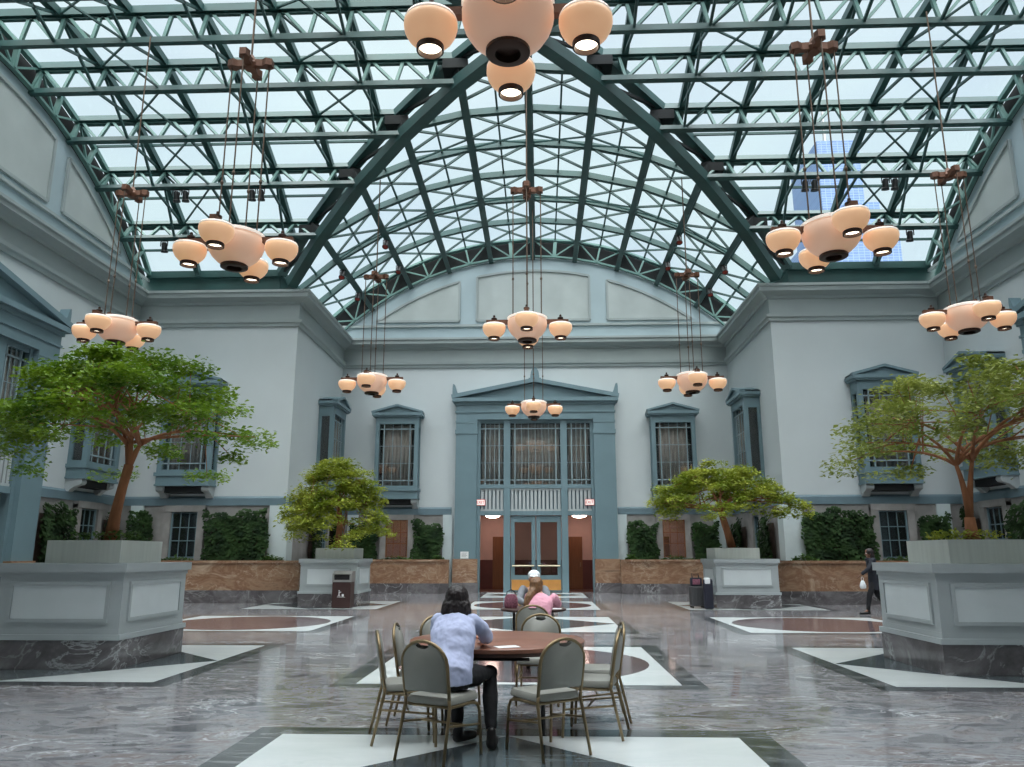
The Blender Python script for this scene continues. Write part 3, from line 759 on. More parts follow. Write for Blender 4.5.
# ------------------------------------------------------------------ planters, tubs and trees
def planter(x, y, hw, hd, label, tx, ty, tw_, td_, tublabel):
    t = thing('planter', label, 'planter', (x, y, 0.008), 0, 'square tree planters')
    MB().box(-hw, -hd, 0, hw, hd, 0.38).build('plinth', M['plinth'], t)
    b = MB(); i = 0.0
    b.box(-hw-0.02, -hd-0.02, 0.38, hw+0.02, hd+0.02, 0.45); b.box(-hw+0.02, -hd+0.02, 0.45, hw-0.02, hd-0.02, 0.52)
    b.box(-hw+0.025, -hd+0.025, 0.52, hw-0.025, hd-0.025, 1.24)
    b.build('body', M['planterpaint'], t)
    c = MB(); c.box(-hw+0.01, -hd+0.01, 1.22, hw-0.01, hd-0.01, 1.28); c.box(-hw-0.03, -hd-0.03, 1.28, hw+0.03, hd+0.03, 1.40); c.build('cap', M['planterpaint'], t)
    for ax in range(4):
        L = hw if ax % 2 == 0 else hd; dd = hd if ax % 2 == 0 else hw
        p = MB(); z0, z1 = 0.66, 1.10; u = L-0.24; f = -dd+0.025
        p.box(-u, f-0.012, z0, u, f+0.01, z1)
        fr = MB()
        for (a0, a1, b0, b1) in ((-u-0.05, u+0.05, z0-0.05, z0), (-u-0.05, u+0.05, z1, z1+0.05), (-u-0.05, -u, z0, z1), (u, u+0.05, z0, z1)): fr.box(a0, f-0.03, b0, a1, f+0.01, b1)
        m = Matrix.Rotation(ax*pi/2, 4, 'Z')
        pp = p.xf(m).build('panel', M['planterpanel'], t); fr.xf(m).build('panel_moulding', M['planterpaint'], pp)
    q = thing('tree_tub', tublabel, 'tub', (tx, ty, 1.41), 0, 'tree tubs on the planters')
    k = MB(); w = 0.04; a, d = tw_, td_
    k.box(-a, -d, 0, a, -d+w, 0.32); k.box(-a, d-w, 0, a, d, 0.32); k.box(-a, -d+w, 0, -a+w, d-w, 0.32); k.box(a-w, -d+w, 0, a, d-w, 0.32); k.box(-a+w, -d+w, 0, a-w, d-w, 0.05)
    k.build('box', M['tub'], q)
    MB().box(-a+w, -d+w, 0.05, a-w, d-w, 0.27).build('soil', M['soil'], q)

def leaf_at(vs, fs, p, size, nrm_tilt=0.5, rnd=random):
    a = rnd.uniform(0, 2*pi); t = rnd.gauss(0, nrm_tilt)
    d = V((cos(a), sin(a), sin(t)*0.7-0.15)).normalized()
    s = d.cross(V((0, 0, 1))).normalized()
    s = (s*cos(t)+V((0, 0, 1))*sin(t)*0.8)
    L = size*rnd.uniform(0.7, 1.25); w = L*0.34
    o = len(vs); n = d.cross(s)*L*0.10
    vs += [tuple(p), tuple(p+d*L*0.5+s*w-n), tuple(p+d*L), tuple(p+d*L*0.5-s*w-n)]
    fs += [(o, o+1, o+2), (o, o+2, o+3)]

def bez(a, b, c, n): return [a*(1-t)**2+b*2*t*(1-t)+c*t*t for t in [i/n for i in range(n+1)]]

def tree(loc, label, trunk, forks, crown, leafm, seed, leafsize=0.085, nleaf=9000):
    """trunk: list of (x,y,z,r) local; forks: list of stems ends; crown: dict(cx,cy,R,Ry,ztop,zedge,power,thick)"""
    rnd = random.Random(seed)
    t = thing('tree', label, 'tree', loc, 0, 'indoor trees in planters')
    tb = MB()
    tb.tube([p[:3] for p in trunk], [p[3] for p in trunk], 10)
    C = crown; tips = []
    stems = forks or [V(trunk[-1][:3])]
    br = MB()
    for si, f in enumerate(stems):
        f = V(f)
        if forks:
            st = V(trunk[-1][:3]); br.tube(bez(st, (st+f)/2+V((rnd.uniform(-.05,.05), 0, .05)), f, 5), [trunk[-1][3]*(0.8-0.08*i) for i in range(6)], 8)
        nb = max(3, C.get('n', 9)//len(stems))
        for b in range(nb):
            az = 2*pi*(b+rnd.uniform(-.3, .3))/nb+si
            rr = rnd.uniform(0.55, 1.0)
            e = shape(C, az, rr, rnd)
            mid = V((f.x+(e.x-f.x)*0.30, f.y+(e.y-f.y)*0.30, f.z+(e.z-f.z)*0.85+rnd.uniform(.0, .18)))
            pts = bez(f, mid, e, 7); r0 = trunk[-1][3]*rnd.uniform(.36, .5)
            br.tube(pts, [r0*(1-0.75*i/7) for i in range(8)], 6); tips.append(e)
            for k in range(4):
                a2 = az+rnd.uniform(-.7, .7); e2 = shape(C, a2, rnd.uniform(0.2, 1.05)**0.6, rnd)
                st = pts[rnd.randint(3, 6)]
                md = (st+e2)/2+V((0, 0, rnd.uniform(0, .12)))
                br.tube(bez(st, md, e2, 4), [r0*0.45*(1-0.17*i) for i in range(5)], 5); tips.append(e2)
    tr = tb.build('trunk', M['bark'], t, smooth=True)
    br.build('branches', M['bark'], t, smooth=True)
    extra = C.get('clumps', 60)
    for i in range(extra): tips.append(shape(C, rnd.uniform(0, 2*pi), sqrt(rnd.uniform(0, 1.1)), rnd))
    vs, fs = [], []
    per = nleaf//len(tips)
    for p in tips:
        cr = rnd.uniform(0.22, 0.42)*C.get('cs', 1.0)
        for k in range(int(per*rnd.uniform(.6, 1.4))):
            a = rnd.uniform(0, 2*pi); q = sqrt(rnd.random())*cr
            leaf_at(vs, fs, p+V((q*cos(a), q*sin(a), rnd.gauss(0, 0.055)*C.get('vs', 1.0)+0.05*(1-q/cr))), leafsize, 0.45, rnd)
    lm = MB(); lm.v = vs; lm.f = fs
    lm.build('foliage', leafm, t, smooth=False, fix=False)
    return t
def shape(C, az, rr, rnd):
    lump = 1+0.10*sin(3*az+C.get('ph', 0))+0.07*sin(5*az+1+C.get('ph', 0))
    x = C['cx']+C['R']*lump*rr*cos(az); y = C['cy']+C['Ry']*lump*rr*sin(az)
    z = C['ztop']-(C['ztop']-C['zedge'])*min(rr, 1.1)**C['pw']-rnd.random()**1.5*C['thick']
    return V((x, y, z))

planter(-6.36, 11.74, 0.90, 0.98, 'large grey panelled planter left of the table, under the spreading green tree', -6.34, 11.80, 0.55, 0.62, 'pale square tub around the foot of the single reddish trunk')
planter(6.40, 11.60, 0.92, 0.92, 'large grey panelled planter right of the table, under the two-stemmed tree', 6.50, 11.72, 0.58, 0.62, 'pale square tub around the foot of the twin stems')
planter(-6.13, 24.60, 0.89, 0.92, 'grey panelled planter right behind the dark litter bin', -6.05, 24.6, 0.60, 0.60, 'pale square tub under the weeping bright green tree')
planter(6.30, 24.35, 0.93, 0.93, 'grey panelled planter right beside the suitcase', 6.14, 24.4, 0.66, 0.60, 'pale square tub under the flat-topped lime tree')
tree((-6.24, 11.80, 1.735), 'large spreading green tree with one reddish trunk, left of the round table',
     [(-0.06, 0, 0, 0.105), (-0.03, 0, 0.4, 0.08), (0.04, 0, 0.85, 0.07), (0.09, 0.02, 1.16, 0.072)], [(0.0, 0.05, 1.50), (0.13, -0.06, 1.56), (0.22, 0.04, 1.48)],
     dict(cx=0.04, cy=0.0, R=1.82, Ry=1.85, ztop=3.0, zedge=1.68, pw=2.0, thick=0.50, n=12, clumps=46, ph=0.6, cs=1.1), M['leafA'], 11, 0.085, 19000)
tree((6.56, 11.72, 1.71), 'yellowish green tree with two slender stems, right of the round table',
     [(0.03, 0, 0.03, 0.105), (0.03, 0, 0.12, 0.088), (0.03, 0, 0.35, 0.07)], [(-0.07, 0.0, 1.12), (0.20, 0.05, 1.2)],
     dict(cx=0.30, cy=0.0, R=2.0, Ry=1.9, ztop=2.72, zedge=1.55, pw=1.9, thick=0.62, n=12, clumps=44, ph=2.1, cs=1.05), M['leafB'], 23, 0.085, 13000)
tree((-6.12, 24.60, 1.71), 'bright green domed weeping tree standing behind the litter bin',
     [(0.0, 0, 0, 0.12), (0.02, 0, 0.7, 0.09), (-0.03, 0, 1.5, 0.075)], None,
     dict(cx=-0.12, cy=0.0, R=1.5, Ry=1.5, ztop=2.82, zedge=0.95, pw=2.3, thick=0.75, n=9, clumps=130, ph=1.0, cs=1.0), M['leafC'], 31, 0.11, 19000)
tree((6.14, 24.40, 1.74), 'lime green flat-topped tree with a leaning trunk beside the suitcase',
     [(0.0, 0, 0, 0.13), (-0.12, 0, 0.5, 0.11), (-0.28, 0, 1.1, 0.10)], None,
     dict(cx=-0.22, cy=0.0, R=2.0, Ry=1.6, ztop=2.62, zedge=1.5, pw=2.0, thick=0.62, n=10, clumps=110, ph=2.6, cs=1.0), M['leafC'], 47, 0.11, 19000)
# low green sprouts in the large tubs
for x, lab in ((-6.34, 'low leafy sprouts in the tub at the foot of the single reddish trunk'), (6.50, 'low yellow-green sprouts in the tub at the foot of the twin stems')):
    vs, fs = [], []
    for k in range(500):
        px, py = random.uniform(-.4, .4), random.uniform(-.4, .4)
        if px*px+py*py < 0.09: continue
        leaf_at(vs, fs, V((px, py, random.uniform(0.0, 0.11))), 0.07, 0.8)
    b = MB(); b.v = vs; b.f = fs; o = b.build('ground_cover_plant', M['leafC' if x > 0 else 'fern'], None, fix=False); o.location = (x, 11.76, 1.75); tag(o, lab, 'plant', 'sprouts in the tree tubs'); o['kind'] = 'stuff'

def ivy(x0, x1, z0, z1, yf, rz, org, label, seed):
    rnd = random.Random(seed); vs, fs = [], []; n = int((x1-x0)*(z1-z0)*640)+120
    ph = rnd.uniform(0, 6)
    for k in range(n):
        x = rnd.uniform(x0, x1); top = z1-0.06+0.10*sin(3.1*x+ph)+0.07*sin(8*x+2*ph)
        z = z0+(top-z0)*rnd.random()
        ed = 0.12*sin(4*z+ph)
        if not (x0+0.08+ed*0.5 < x < x1-0.08+ed*0.5): continue
        y = -0.17-rnd.random()**0.7*0.20*(0.7+0.3*sin(5*x+3*z+ph))
        p = V((x, y, z)); a = rnd.uniform(-1.2, 1.2)
        d = V((sin(a), -0.35-0.5*rnd.random(), -cos(a)*0.8)).normalized(); s = d.cross(V((0, -1, 0.4))).normalized(); L = rnd.uniform(.08, .15); w = L*0.42; o = len(vs)
        vs += [tuple(p), tuple(p+d*L*.4+s*w), tuple(p+d*L), tuple(p+d*L*.4-s*w)]; fs += [(o, o+1, o+2, o+3)]
    b = MB(); b.v = vs; b.f = fs
    # dark bushy core so that the wall does not shine through
    t = thing('ivy_hedge', label, 'hedge', org, rz, 'clipped ivy along the base walls')
    b.build('foliage', M['ivy'], t, fix=False)
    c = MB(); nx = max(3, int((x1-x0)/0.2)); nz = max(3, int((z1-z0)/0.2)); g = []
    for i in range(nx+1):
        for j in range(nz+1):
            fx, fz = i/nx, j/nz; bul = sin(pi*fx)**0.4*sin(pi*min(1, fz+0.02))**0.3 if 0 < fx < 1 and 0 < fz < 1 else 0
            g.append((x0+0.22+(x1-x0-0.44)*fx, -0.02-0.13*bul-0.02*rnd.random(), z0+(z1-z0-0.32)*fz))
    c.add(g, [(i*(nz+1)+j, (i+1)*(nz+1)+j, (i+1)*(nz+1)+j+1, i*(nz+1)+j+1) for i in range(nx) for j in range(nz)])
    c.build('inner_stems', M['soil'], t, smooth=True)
WY = (0, YW-0.06, 0); BY = (0, YB-0.06, 0)
ivy(-13.95, -13.0, 1.24, 3.05, 0, 0, WY, 'dark ivy hedge in the wing corner behind the single reddish trunk, left', 1)
ivy(-11.3, -9.0, 1.24, 3.05, 0, 0, WY, 'dark ivy hedge between wing window and white corner strip, left of the weeping tree', 2)
ivy(8.95, 11.4, 1.24, 3.05, 0, 0, WY, 'broad dark ivy hedge right of the white corner strip, behind the walking person', 3)
ivy(12.8, 13.9, 1.24, 2.95, 0, 0, WY, 'dark ivy hedge in the right wing corner, left of the twin stems', 4)
ivy(-7.95, -6.55, 1.24, 2.95, 0, 0, BY, 'dark ivy hedge on the back wall behind the weeping tree trunk', 5)
ivy(-5.2, -3.85, 1.24, 2.95, 0, 0, BY, 'dark ivy hedge between the lit back window and the left portal pilaster', 6)
ivy(3.85, 5.2, 1.24, 2.95, 0, 0, BY, 'dark ivy hedge between the right portal pilaster and the right lit back window', 7)
ivy(6.55, 7.75, 1.24, 2.95, 0, 0, BY, 'dark ivy hedge on the back wall behind the leaning trunk', 8)
ivy(-1.9, -0.9, 1.24, 2.95, 0, pi/2, (-SX+0.06, 30.9, 0), 'dark ivy hedge on the wing side, left of the weeping tree trunk', 9)
ivy(0.9, 2.0, 1.24, 2.95, 0, pi/2, (-SX+0.06, 30.9, 0), 'dark ivy hedge on the left wing side next to the back corner', 10)
ivy(-2.0, -0.5, 1.24, 2.95, 0, -pi/2, (SX-0.06, 30.9, 0), 'dark ivy hedge on the right wing side next to the back corner', 11)
ivy(2.0, 3.3, 1.24, 2.95, 0, -pi/2, (SX-0.06, 30.9, 0), 'dark ivy hedge on the right wing side by its white corner strip', 12)
ivy(-2.6, -0.8, 1.24, 3.05, 0, pi/2, (-W+0.06, 24.7, 0), 'dark ivy hedge at the left side wall next to the big portal pilaster', 13)
ivy(0.8, 1.6, 1.24, 3.0, 0, pi/2, (-W+0.06, 24.7, 0), 'dark ivy hedge at the left side wall between its window and the corner', 14)
ivy(-1.6, -0.8, 1.24, 3.0, 0, -pi/2, (W-0.06, 24.7, 0), 'dark ivy hedge at the right side wall, right of the twin stems', 15)
ivy(0.8, 2.6, 1.24, 3.0, 0, -pi/2, (W-0.06, 24.7, 0), 'dark ivy hedge at the right side wall near the picture edge', 16)

def lowplant(x, y, label, seed, r=0.45, h=0.35):
    rnd = random.Random(seed); vs, fs = [], []
    for k in range(420):
        a = rnd.uniform(0, 2*pi); q = r*sqrt(rnd.random()); p = V((q*cos(a), q*sin(a)*0.10, h*rnd.random()*(1-0.6*q/r)))
        leaf_at(vs, fs, p, 0.12, 0.7, rnd)
    b = MB(); b.v = vs; b.f = fs; o = b.build('bed_plant', M['fern'], None, fix=False); o.location = (x, y, 1.23); tag(o, label, 'plant', 'low plants in the beds')
lowplant(-12.0, 26.13, 'low leafy plant under the wing window behind the large left planter', 1, 0.6, 0.3)
lowplant(-8.75, 26.13, 'low leafy plant at the white corner strip left of the weeping tree', 2)
lowplant(8.85, 26.13, 'low leafy plant at the white corner strip right of the flat-topped tree', 3)
lowplant(-5.75, 32.61, 'low leafy plant under the lit back window left of the portal', 4, 0.7, 0.3)
lowplant(-4.0, 32.61, 'low leafy plant next to the left portal pilaster', 5, 0.25)
lowplant(4.0, 32.61, 'low leafy plant next to the right portal pilaster', 6, 0.25)
lowplant(5.8, 32.61, 'low leafy plant under the back window right of the portal', 7, 0.7, 0.3)
lowplant(11.95, 26.13, 'low leafy plant under the wing window behind the walking person', 8, 0.6, 0.3)

# ------------------------------------------------------------------ chandeliers
def chandelier():
    t = empty('chandelier')
    # local z=0 at the cross bars
    big = MB(); big.lathe([(0.43, 0.07), (0.458, 0.05), (0.472, -0.01), (0.470, -0.09), (0.440, -0.19), (0.378, -0.29), (0.295, -0.37), (0.21, -0.43)], n=36)
    bb = big.build('bowl', M['bowlbig'], t, smooth=True, fix=False)
    MB().lathe([(0.460, 0.05), (0.478, 0.055), (0.478, 0.10), (0.44, 0.12), (0.05, 0.13)], n=36, capb=True).build('bowl_rim', M['rimglass'], bb, smooth='auto')
    MB().lathe([(0.205, -0.425), (0.225, -0.44), (0.225, -0.475), (0.20, -0.49), (0.13, -0.49), (0.12, -0.42), (0.0, -0.42)], n=28).build('bottom_ring', M['bronzedark'], bb, smooth='auto')
    for i in range(2):
        b = MB()
        if i == 0: b.box(-0.98, -0.05, -0.05, -0.40, 0.05, 0.05); b.box(0.40, -0.05, -0.05, 0.98, 0.05, 0.05); b.box(-0.41, -0.035, 0.09, 0.41, 0.035, 0.16)
        else: b.box(-0.05, -0.98, -0.05, 0.05, -0.40, 0.05); b.box(-0.05, 0.40, -0.05, 0.05, 0.98, 0.05); b.box(-0.035, -0.41, 0.10, 0.035, 0.41, 0.17)
        b.build('crossbar', M['bronze'], t)
    for k in range(4):
        a = k*pi/2; c = V((0.79*cos(a), 0.79*sin(a), 0))
        s = MB(); s.lathe([(0.258, -0.085), (0.273, -0.11), (0.274, -0.155), (0.260, -0.215), (0.228, -0.275), (0.178, -0.33), (0.126, -0.37)], c, 28)
        sh = s.build('shade', M['shade'], t, smooth=True, fix=False)
        MB().lathe([(0.262, -0.10), (0.272, -0.085), (0.262, -0.06), (0.22, -0.045), (0.04, -0.04)], c, 28, capb=True).build('shade_rim', M['rimglass'], sh, smooth='auto')
        MB().lathe([(0.126, -0.36), (0.140, -0.372), (0.140, -0.425), (0.122, -0.43), (0.118, -0.375)], c, 24).build('shade_ring', M['bronzedark'], sh, smooth='auto')
        MB().lathe([(0.0, -0.375), (0.06, -0.38), (0.118, -0.375)], c, 24).build('lens', M['lens'], sh, smooth=True, fix=False)
        f = MB(); f.lathe([(0.05, -0.04), (0.05, 0.06), (0.07, 0.07), (0.07, 0.10), (0.03, 0.12), (0.025, 0.17), (0.0, 0.19)], c, 12); f.build('finial', M['bronzedark'], sh, smooth='auto')
        # rod with its knuckle
        p = V((0.34*cos(a), 0.34*sin(a), 0.12)); q = V((0.34*cos(a), 0.34*sin(a), 3.36))
        rd = MB(); rd.tube([p, q], 0.014, 6); rd.ell(p.lerp(q, 0.30), (0.03, 0.03, 0.045), 8, 6); rd.build('rod', M['rod'], t)
    cr = MB()
    for i in range(2):
        for s in (-1, 1):
            pts = [(0, -0.07), (0.22, -0.05), (0.30, -0.10), (0.40, -0.06), (0.40, 0.06), (0.30, 0.10), (0.22, 0.05), (0, 0.07)]
            poly = [(s*u, v, 3.34) if i == 0 else (v, s*u, 3.34) for u, v in pts]
            cr.prism(poly, (0, 0, 0.13))
    cr.lathe([(0.10, 3.30), (0.13, 3.40), (0.08, 3.50), (0.04, 3.58)], n=10, capa=True, capb=True)
    cr.build('crown', M['bronze'], t)
    return t
ch0 = chandelier()
ch_spots = [((0.0, 6.86), 'chandelier nearest the viewer, cut by the top picture edge over the round table'),
            ((0.0, 17.6), 'chandelier in the middle of the hall hanging in front of the arched back panels'),
            ((0.05, 28.0), 'smallest-looking chandelier, hanging in front of the portal pediment'),
            ((-4.86, 12.1), 'chandelier over the left half, between the large and the small left tree'),
            ((5.10, 12.0), 'chandelier over the right half, in front of the blue tower outside'),
            ((-9.86, 17.4), 'chandelier at the left wall just above the large spreading tree'),
            ((10.05, 17.2), 'chandelier at the right wall above the two-stemmed tree'),
            ((-5.0, 23.5), 'chandelier over the weeping tree by the back-wall bay window'),
            ((5.05, 23.7), 'chandelier over the flat-topped lime tree by the right back bay window')]
CZ = 6.94
for i, ((x, y), lab) in enumerate(ch_spots):
    c = ch0 if i == 0 else copy_tree(ch0)
    c.location = (x, y, CZ-(0.2 if 11 < y < 13 else 0)); tag(c, lab, 'chandelier', 'chandeliers hanging from the glass roof')
for c, ((x, y), lab) in zip([o for o in COL.objects if o.name.startswith('chandelier') and o.parent is None], ch_spots):
    zt = max(arc_z(c.location.x, RI), arc_z(c.location.y-YC, RI))-CZ
    MB().tube([(0, 0, 3.55), (0, 0, zt)], 0.02, 6).build('cable', M['rod'], c)

# floodlights on the lower chords
def flood(loc, rz, tilt, label, lens, grp):
    t = thing('ceiling_spotlight', label, 'spotlight', loc, rz, grp)
    y = MB(); y.box(-0.13, -0.02, -0.20, -0.11, 0.02, 0.0); y.box(0.11, -0.02, -0.20, 0.13, 0.02, 0.0); y.box(-0.13, -0.02, -0.02, 0.13, 0.02, 0.0); y.build('yoke', M['black'], t)
    h = MB(); h.lathe([(0.0, 0.0), (0.07, 0.0), (0.09, -0.06), (0.10, -0.28), (0.12, -0.30), (0.12, -0.36), (0.10, -0.36)], n=16); h.xf(Matrix.Translation((0, 0, -0.05)) @ Matrix.Rotation(tilt, 4, 'X')); h.build('housing', M['black'], t, smooth='auto')
    l = MB(); l.lathe([(0.0, -0.34), (0.10, -0.345)], n=16); l.xf(Matrix.Translation((0, 0, -0.05)) @ Matrix.Rotation(tilt, 4, 'X')); l.build('lens', lens, t)
u4, z4 = uz(ANG[3], RI); u5, z5 = uz(ANG[4], RI)
for s, side in ((-1, 'left'), (1, 'right')):
    for x, u, z, w in ((11.75, u4, z4, 'by the crown of the wall chandelier, outer of its pair'), (11.45, u4, z4, 'by the crown of the wall chandelier, inner of its pair'), (9.2, u4, z4, 'above the middle chandelier of its half, outer of its pair'), (8.9, u4, z4, 'above the middle chandelier of its half, inner of its pair'), (12.9, u5, z5, 'low on the roof close to the arched wall')):
        flood((s*x, YC+u, z-0.11), 0, 0.25, 'black spotlight %s, %s half' % (w, side), M['black'], 'roof spotlights')
    for a, y, w in ((26.8, 30.3, 'far end of the second-lowest back truss'), (26.8, 27.6, 'middle of the second-lowest back truss'), (36.2, 30.6, 'far end of the lowest back truss'), (36.2, 28.0, 'middle of the lowest back truss')):
        uu, zz = uz(a, RI)
        flood((s*uu, y, zz-0.11), 0, -0.5, 'red-tinted floodlight, %s, %s half' % (w, side), M['redlens'], 'floodlights of the back vault')

# ------------------------------------------------------------------ table and chairs
t = thing('round_table', 'round brown table on black folding legs, woman in pale blue writing at it', 'table', (-0.12, 7.5, 0.008))
MB().lathe([(0.0, 0.705), (0.80, 0.705), (0.81, 0.715), (0.81, 0.742), (0.80, 0.75), (0.0, 0.75)], n=64).build('tabletop', M['tablewood'], t, smooth='auto')
MB().lathe([(0.76, 0.68), (0.805, 0.68), (0.805, 0.712), (0.76, 0.704)], n=64).build('rim', M['tableedge'], t, smooth='auto')
for sx_ in (-1, 1):
    for sy_ in (-1, 1):
        MB().tube([(sx_*0.42, sy_*0.36, 0.70), (sx_*0.42, sy_*0.36, 0.0)], 0.019, 8).build('leg', M['black'], t)
f = MB()
for sx_ in (-1, 1): f.tube([(sx_*0.42, -0.36, 0.62), (sx_*0.42, 0.36, 0.62)], 0.016, 8); f.tube([(sx_*0.42, -0.36, 0.25), (sx_*0.42, 0.36, 0.25)], 0.012, 8); f.tube([(sx_*0.42, 0, 0.62), (sx_*0.06, 0, 0.66)], 0.012, 8)
for yy in (-0.40, 0.40): f.bar((-0.7, yy, 0.685), (0.7, yy, 0.685), 0.04, 0.04)
f.tube([(-0.55, 0, 0.57), (0.3, 0, 0.57)], 0.015, 8)
f.build('folding_frame', M['black'], t)

def make_chair():
    t = empty('banquet_chair')
    # faces +y, seat centre at origin
    seat = MB(); w, d = 0.215, 0.215; zs = [0.405, 0.412, 0.440, 0.462, 0.470]; ins = [0.02, 0.0, 0.0, 0.015, 0.06]
    for z, i in zip(zs, ins):
        for k in range(32):
            a = 2*pi*k/32; c, s_ = cos(a), sin(a); e = 0.28
            seat.v.append(((w-i)*math.copysign(abs(c)**e, c), (d-i)*math.copysign(abs(s_)**e, s_), z))
    for r in range(4):
        for k in range(32): seat.f.append((r*32+k, r*32+(k+1) % 32, (r+1)*32+(k+1) % 32, (r+1)*32+k))
    seat.f.append(tuple(range(31, -1, -1))); seat.f.append(tuple(128+k for k in range(32)))
    seat.build('seat', M['vinyl'], t, smooth='auto')
    # back frame: an arched tube leaning back
    def bk(u, z): return V((u, -0.205-(z-0.42)*0.16, z))
    pts = [bk(-0.205, 0.42), bk(-0.21, 0.55), bk(-0.212, 0.68)]
    for k in range(0, 13):
        a = pi-pi*k/12; pts.append(bk(0.212*cos(a), 0.70+0.17*sin(a)))
    pts += [bk(0.212, 0.68), bk(0.21, 0.55), bk(0.205, 0.42)]
    MB().tube(pts, 0.0135, 8).build('back_frame', M['brass'], t, smooth=True)
    # padded back with the hand-hold notch at its top
    out = [(-0.195, 0.50), (0.195, 0.50), (0.2, 0.6), (0.2, 0.69)]
    for k in range(1, 6): a = pi*k/12*1.0; out.append((0.2*cos(a), 0.70+0.158*sin(a)))
    out += [(0.07, 0.850), (0.05, 0.834), (0.025, 0.826), (0.0, 0.823), (-0.025, 0.826), (-0.05, 0.834), (-0.07, 0.850)]
    for k in range(7, 12): a = pi*k/12; out.append((0.2*cos(a), 0.70+0.158*sin(a)))
    out += [(-0.2, 0.69), (-0.2, 0.6)]
    n = len(out); pd = MB()
    cen = V((0, 0.67))
    for (dy, sc) in ((-0.016, 0.93), (-0.010, 1.0), (0.014, 1.0), (0.030, 0.90)):
        for u, z in out:
            q = cen+(V((u, z))-cen)*sc; p = bk(q.x, q.y); pd.v.append((p.x, p.y+dy, p.z))
    for r in range(3):
        for k in range(n): pd.f.append((r*n+k, r*n+(k+1) % n, (r+1)*n+(k+1) % n, (r+1)*n+k))
    pd.f.append(tuple(range(n-1, -1, -1))); pd.f.append(tuple(3*n+k for k in range(n)))
    pd.build('backrest', M['vinyl'], t, smooth='auto')
    for s in (-1, 1):
        MB().tube([bk(s*0.205, 0.46), (s*0.208, -0.205, 0.40), (s*0.212, -0.22, 0.34), (s*0.225, -0.30, 0.0)], [0.0135, 0.0135, 0.0135, 0.012], 8).build('leg', M['brass'], t, smooth=True)
        MB().tube([(s*0.20, -0.18, 0.395), (s*0.205, 0.10, 0.392), (s*0.208, 0.17, 0.375), (s*0.212, 0.195, 0.32), (s*0.218, 0.215, 0.0)], [0.0125]*5, 8).build('leg', M['brass'], t, smooth=True)
    fr = MB(); fr.tube([(-0.205, 0.14, 0.392), (0.205, 0.14, 0.392)], 0.012, 8); fr.tube([(-0.205, -0.18, 0.392), (0.205, -0.18, 0.392)], 0.012, 8)
    fr.build('seat_frame', M['brass'], t)
    st = MB(); st.tube([(-0.213, -0.235, 0.27), (-0.213, 0.203, 0.22)], 0.009, 8); st.tube([(0.213, -0.235, 0.27), (0.213, 0.203, 0.22)], 0.009, 8); st.tube([(-0.213, 0.0, 0.245), (0.213, 0.0, 0.245)], 0.009, 8)
    st.build('stretcher', M['brass'], t)
    return t
chair0 = make_chair()
CH = 'banquet chairs with grey vinyl and brass tube'
chairs = [(-0.48, 6.39, -0.50, 'grey chair with brass frame that the woman in the pale blue shirt sits on'),
          (0.31, 6.58, 0.62, 'grey chair right of the seated woman, its back turned to the viewer'),
          (-0.86, 6.98, -1.32, 'outermost grey chair left of the table, seen from the side, nearer of the two there'),
          (-0.83, 7.68, -1.55, 'grey chair left of the table, behind the outermost one'),
          (0.72, 7.22, 1.36, 'grey chair right of the table, nearer of the two seen from the side'),
          (0.80, 7.84, 1.62, 'grey chair right of the table, farther of the two seen from the side'),
          (0.26, 8.62, 3.05, 'grey chair across the round table, facing the viewer'),
          (-0.66, 8.45, -2.35, 'grey chair across the round table, almost hidden behind the woman in pale blue'),
          (0.16, 10.72, 0.05, 'grey chair that the long-haired person in pink sits on'),
          (0.16, 12.80, pi, 'grey chair that the person with the white cap sits on')]
for i, (x, y, rz, lab) in enumerate(chairs):
    c = chair0 if i == 0 else copy_tree(chair0)
    c.location = (x, y, 0.0075); c.rotation_euler = (0, 0, rz); tag(c, lab, 'chair', CH)
p = MB().box(-0.10, -0.07, 0, 0.10, 0.07, 0.003).build('paper_sheet', M['paper']); p.location = (0.0, 6.86, 0.7585); p.rotation_euler = (0, 0, 0.4); tag(p, 'small white sheet of paper by the elbow on the round table', 'paper')

t = thing('side_table', 'small dark round table between the person in pink and the white-capped person', 'table', (0.17, 11.78, 0.008))
MB().lathe([(0.0, 0.715), (0.47, 0.715), (0.48, 0.725), (0.48, 0.745), (0.47, 0.75), (0.0, 0.75)], n=40).build('tabletop', M['tableedge'], t, smooth='auto')
for a in (0.25, 0.75, 1.25, 1.75): MB().tube([(0.40*cos(a*pi), 0.40*sin(a*pi), 0.715), (0.42*cos(a*pi), 0.42*sin(a*pi), 0)], 0.010, 8).build('leg', M['black'], t)
p = MB().box(-0.11, -0.08, 0, 0.11, 0.08, 0.004).build('paper_sheet', M['paper']); p.location = (0.47, 11.62, 0.7585); tag(p, 'white paper on the small dark table beside the pink sleeve', 'paper')
t = thing('handbag', 'pink and plum patterned bag on the small dark table', 'bag', (-0.16, 11.80, 0.7585), 0.3)
b = MB(); b.lathe([(0.09, 0.0), (0.105, 0.03), (0.10, 0.14), (0.07, 0.19), (0.04, 0.20)], n=16, capa=True, capb=True); b.xf(Matrix.Diagonal((1.0, 0.6, 1, 1))); b.build('bag_body', M['plum'], t, smooth='auto')
MB().tube([(-0.07, 0, 0.17), (-0.06, 0, 0.23), (0, 0, 0.26), (0.06, 0, 0.23), (0.07, 0, 0.17)], 0.008, 6).build('handle', M['black'], t)

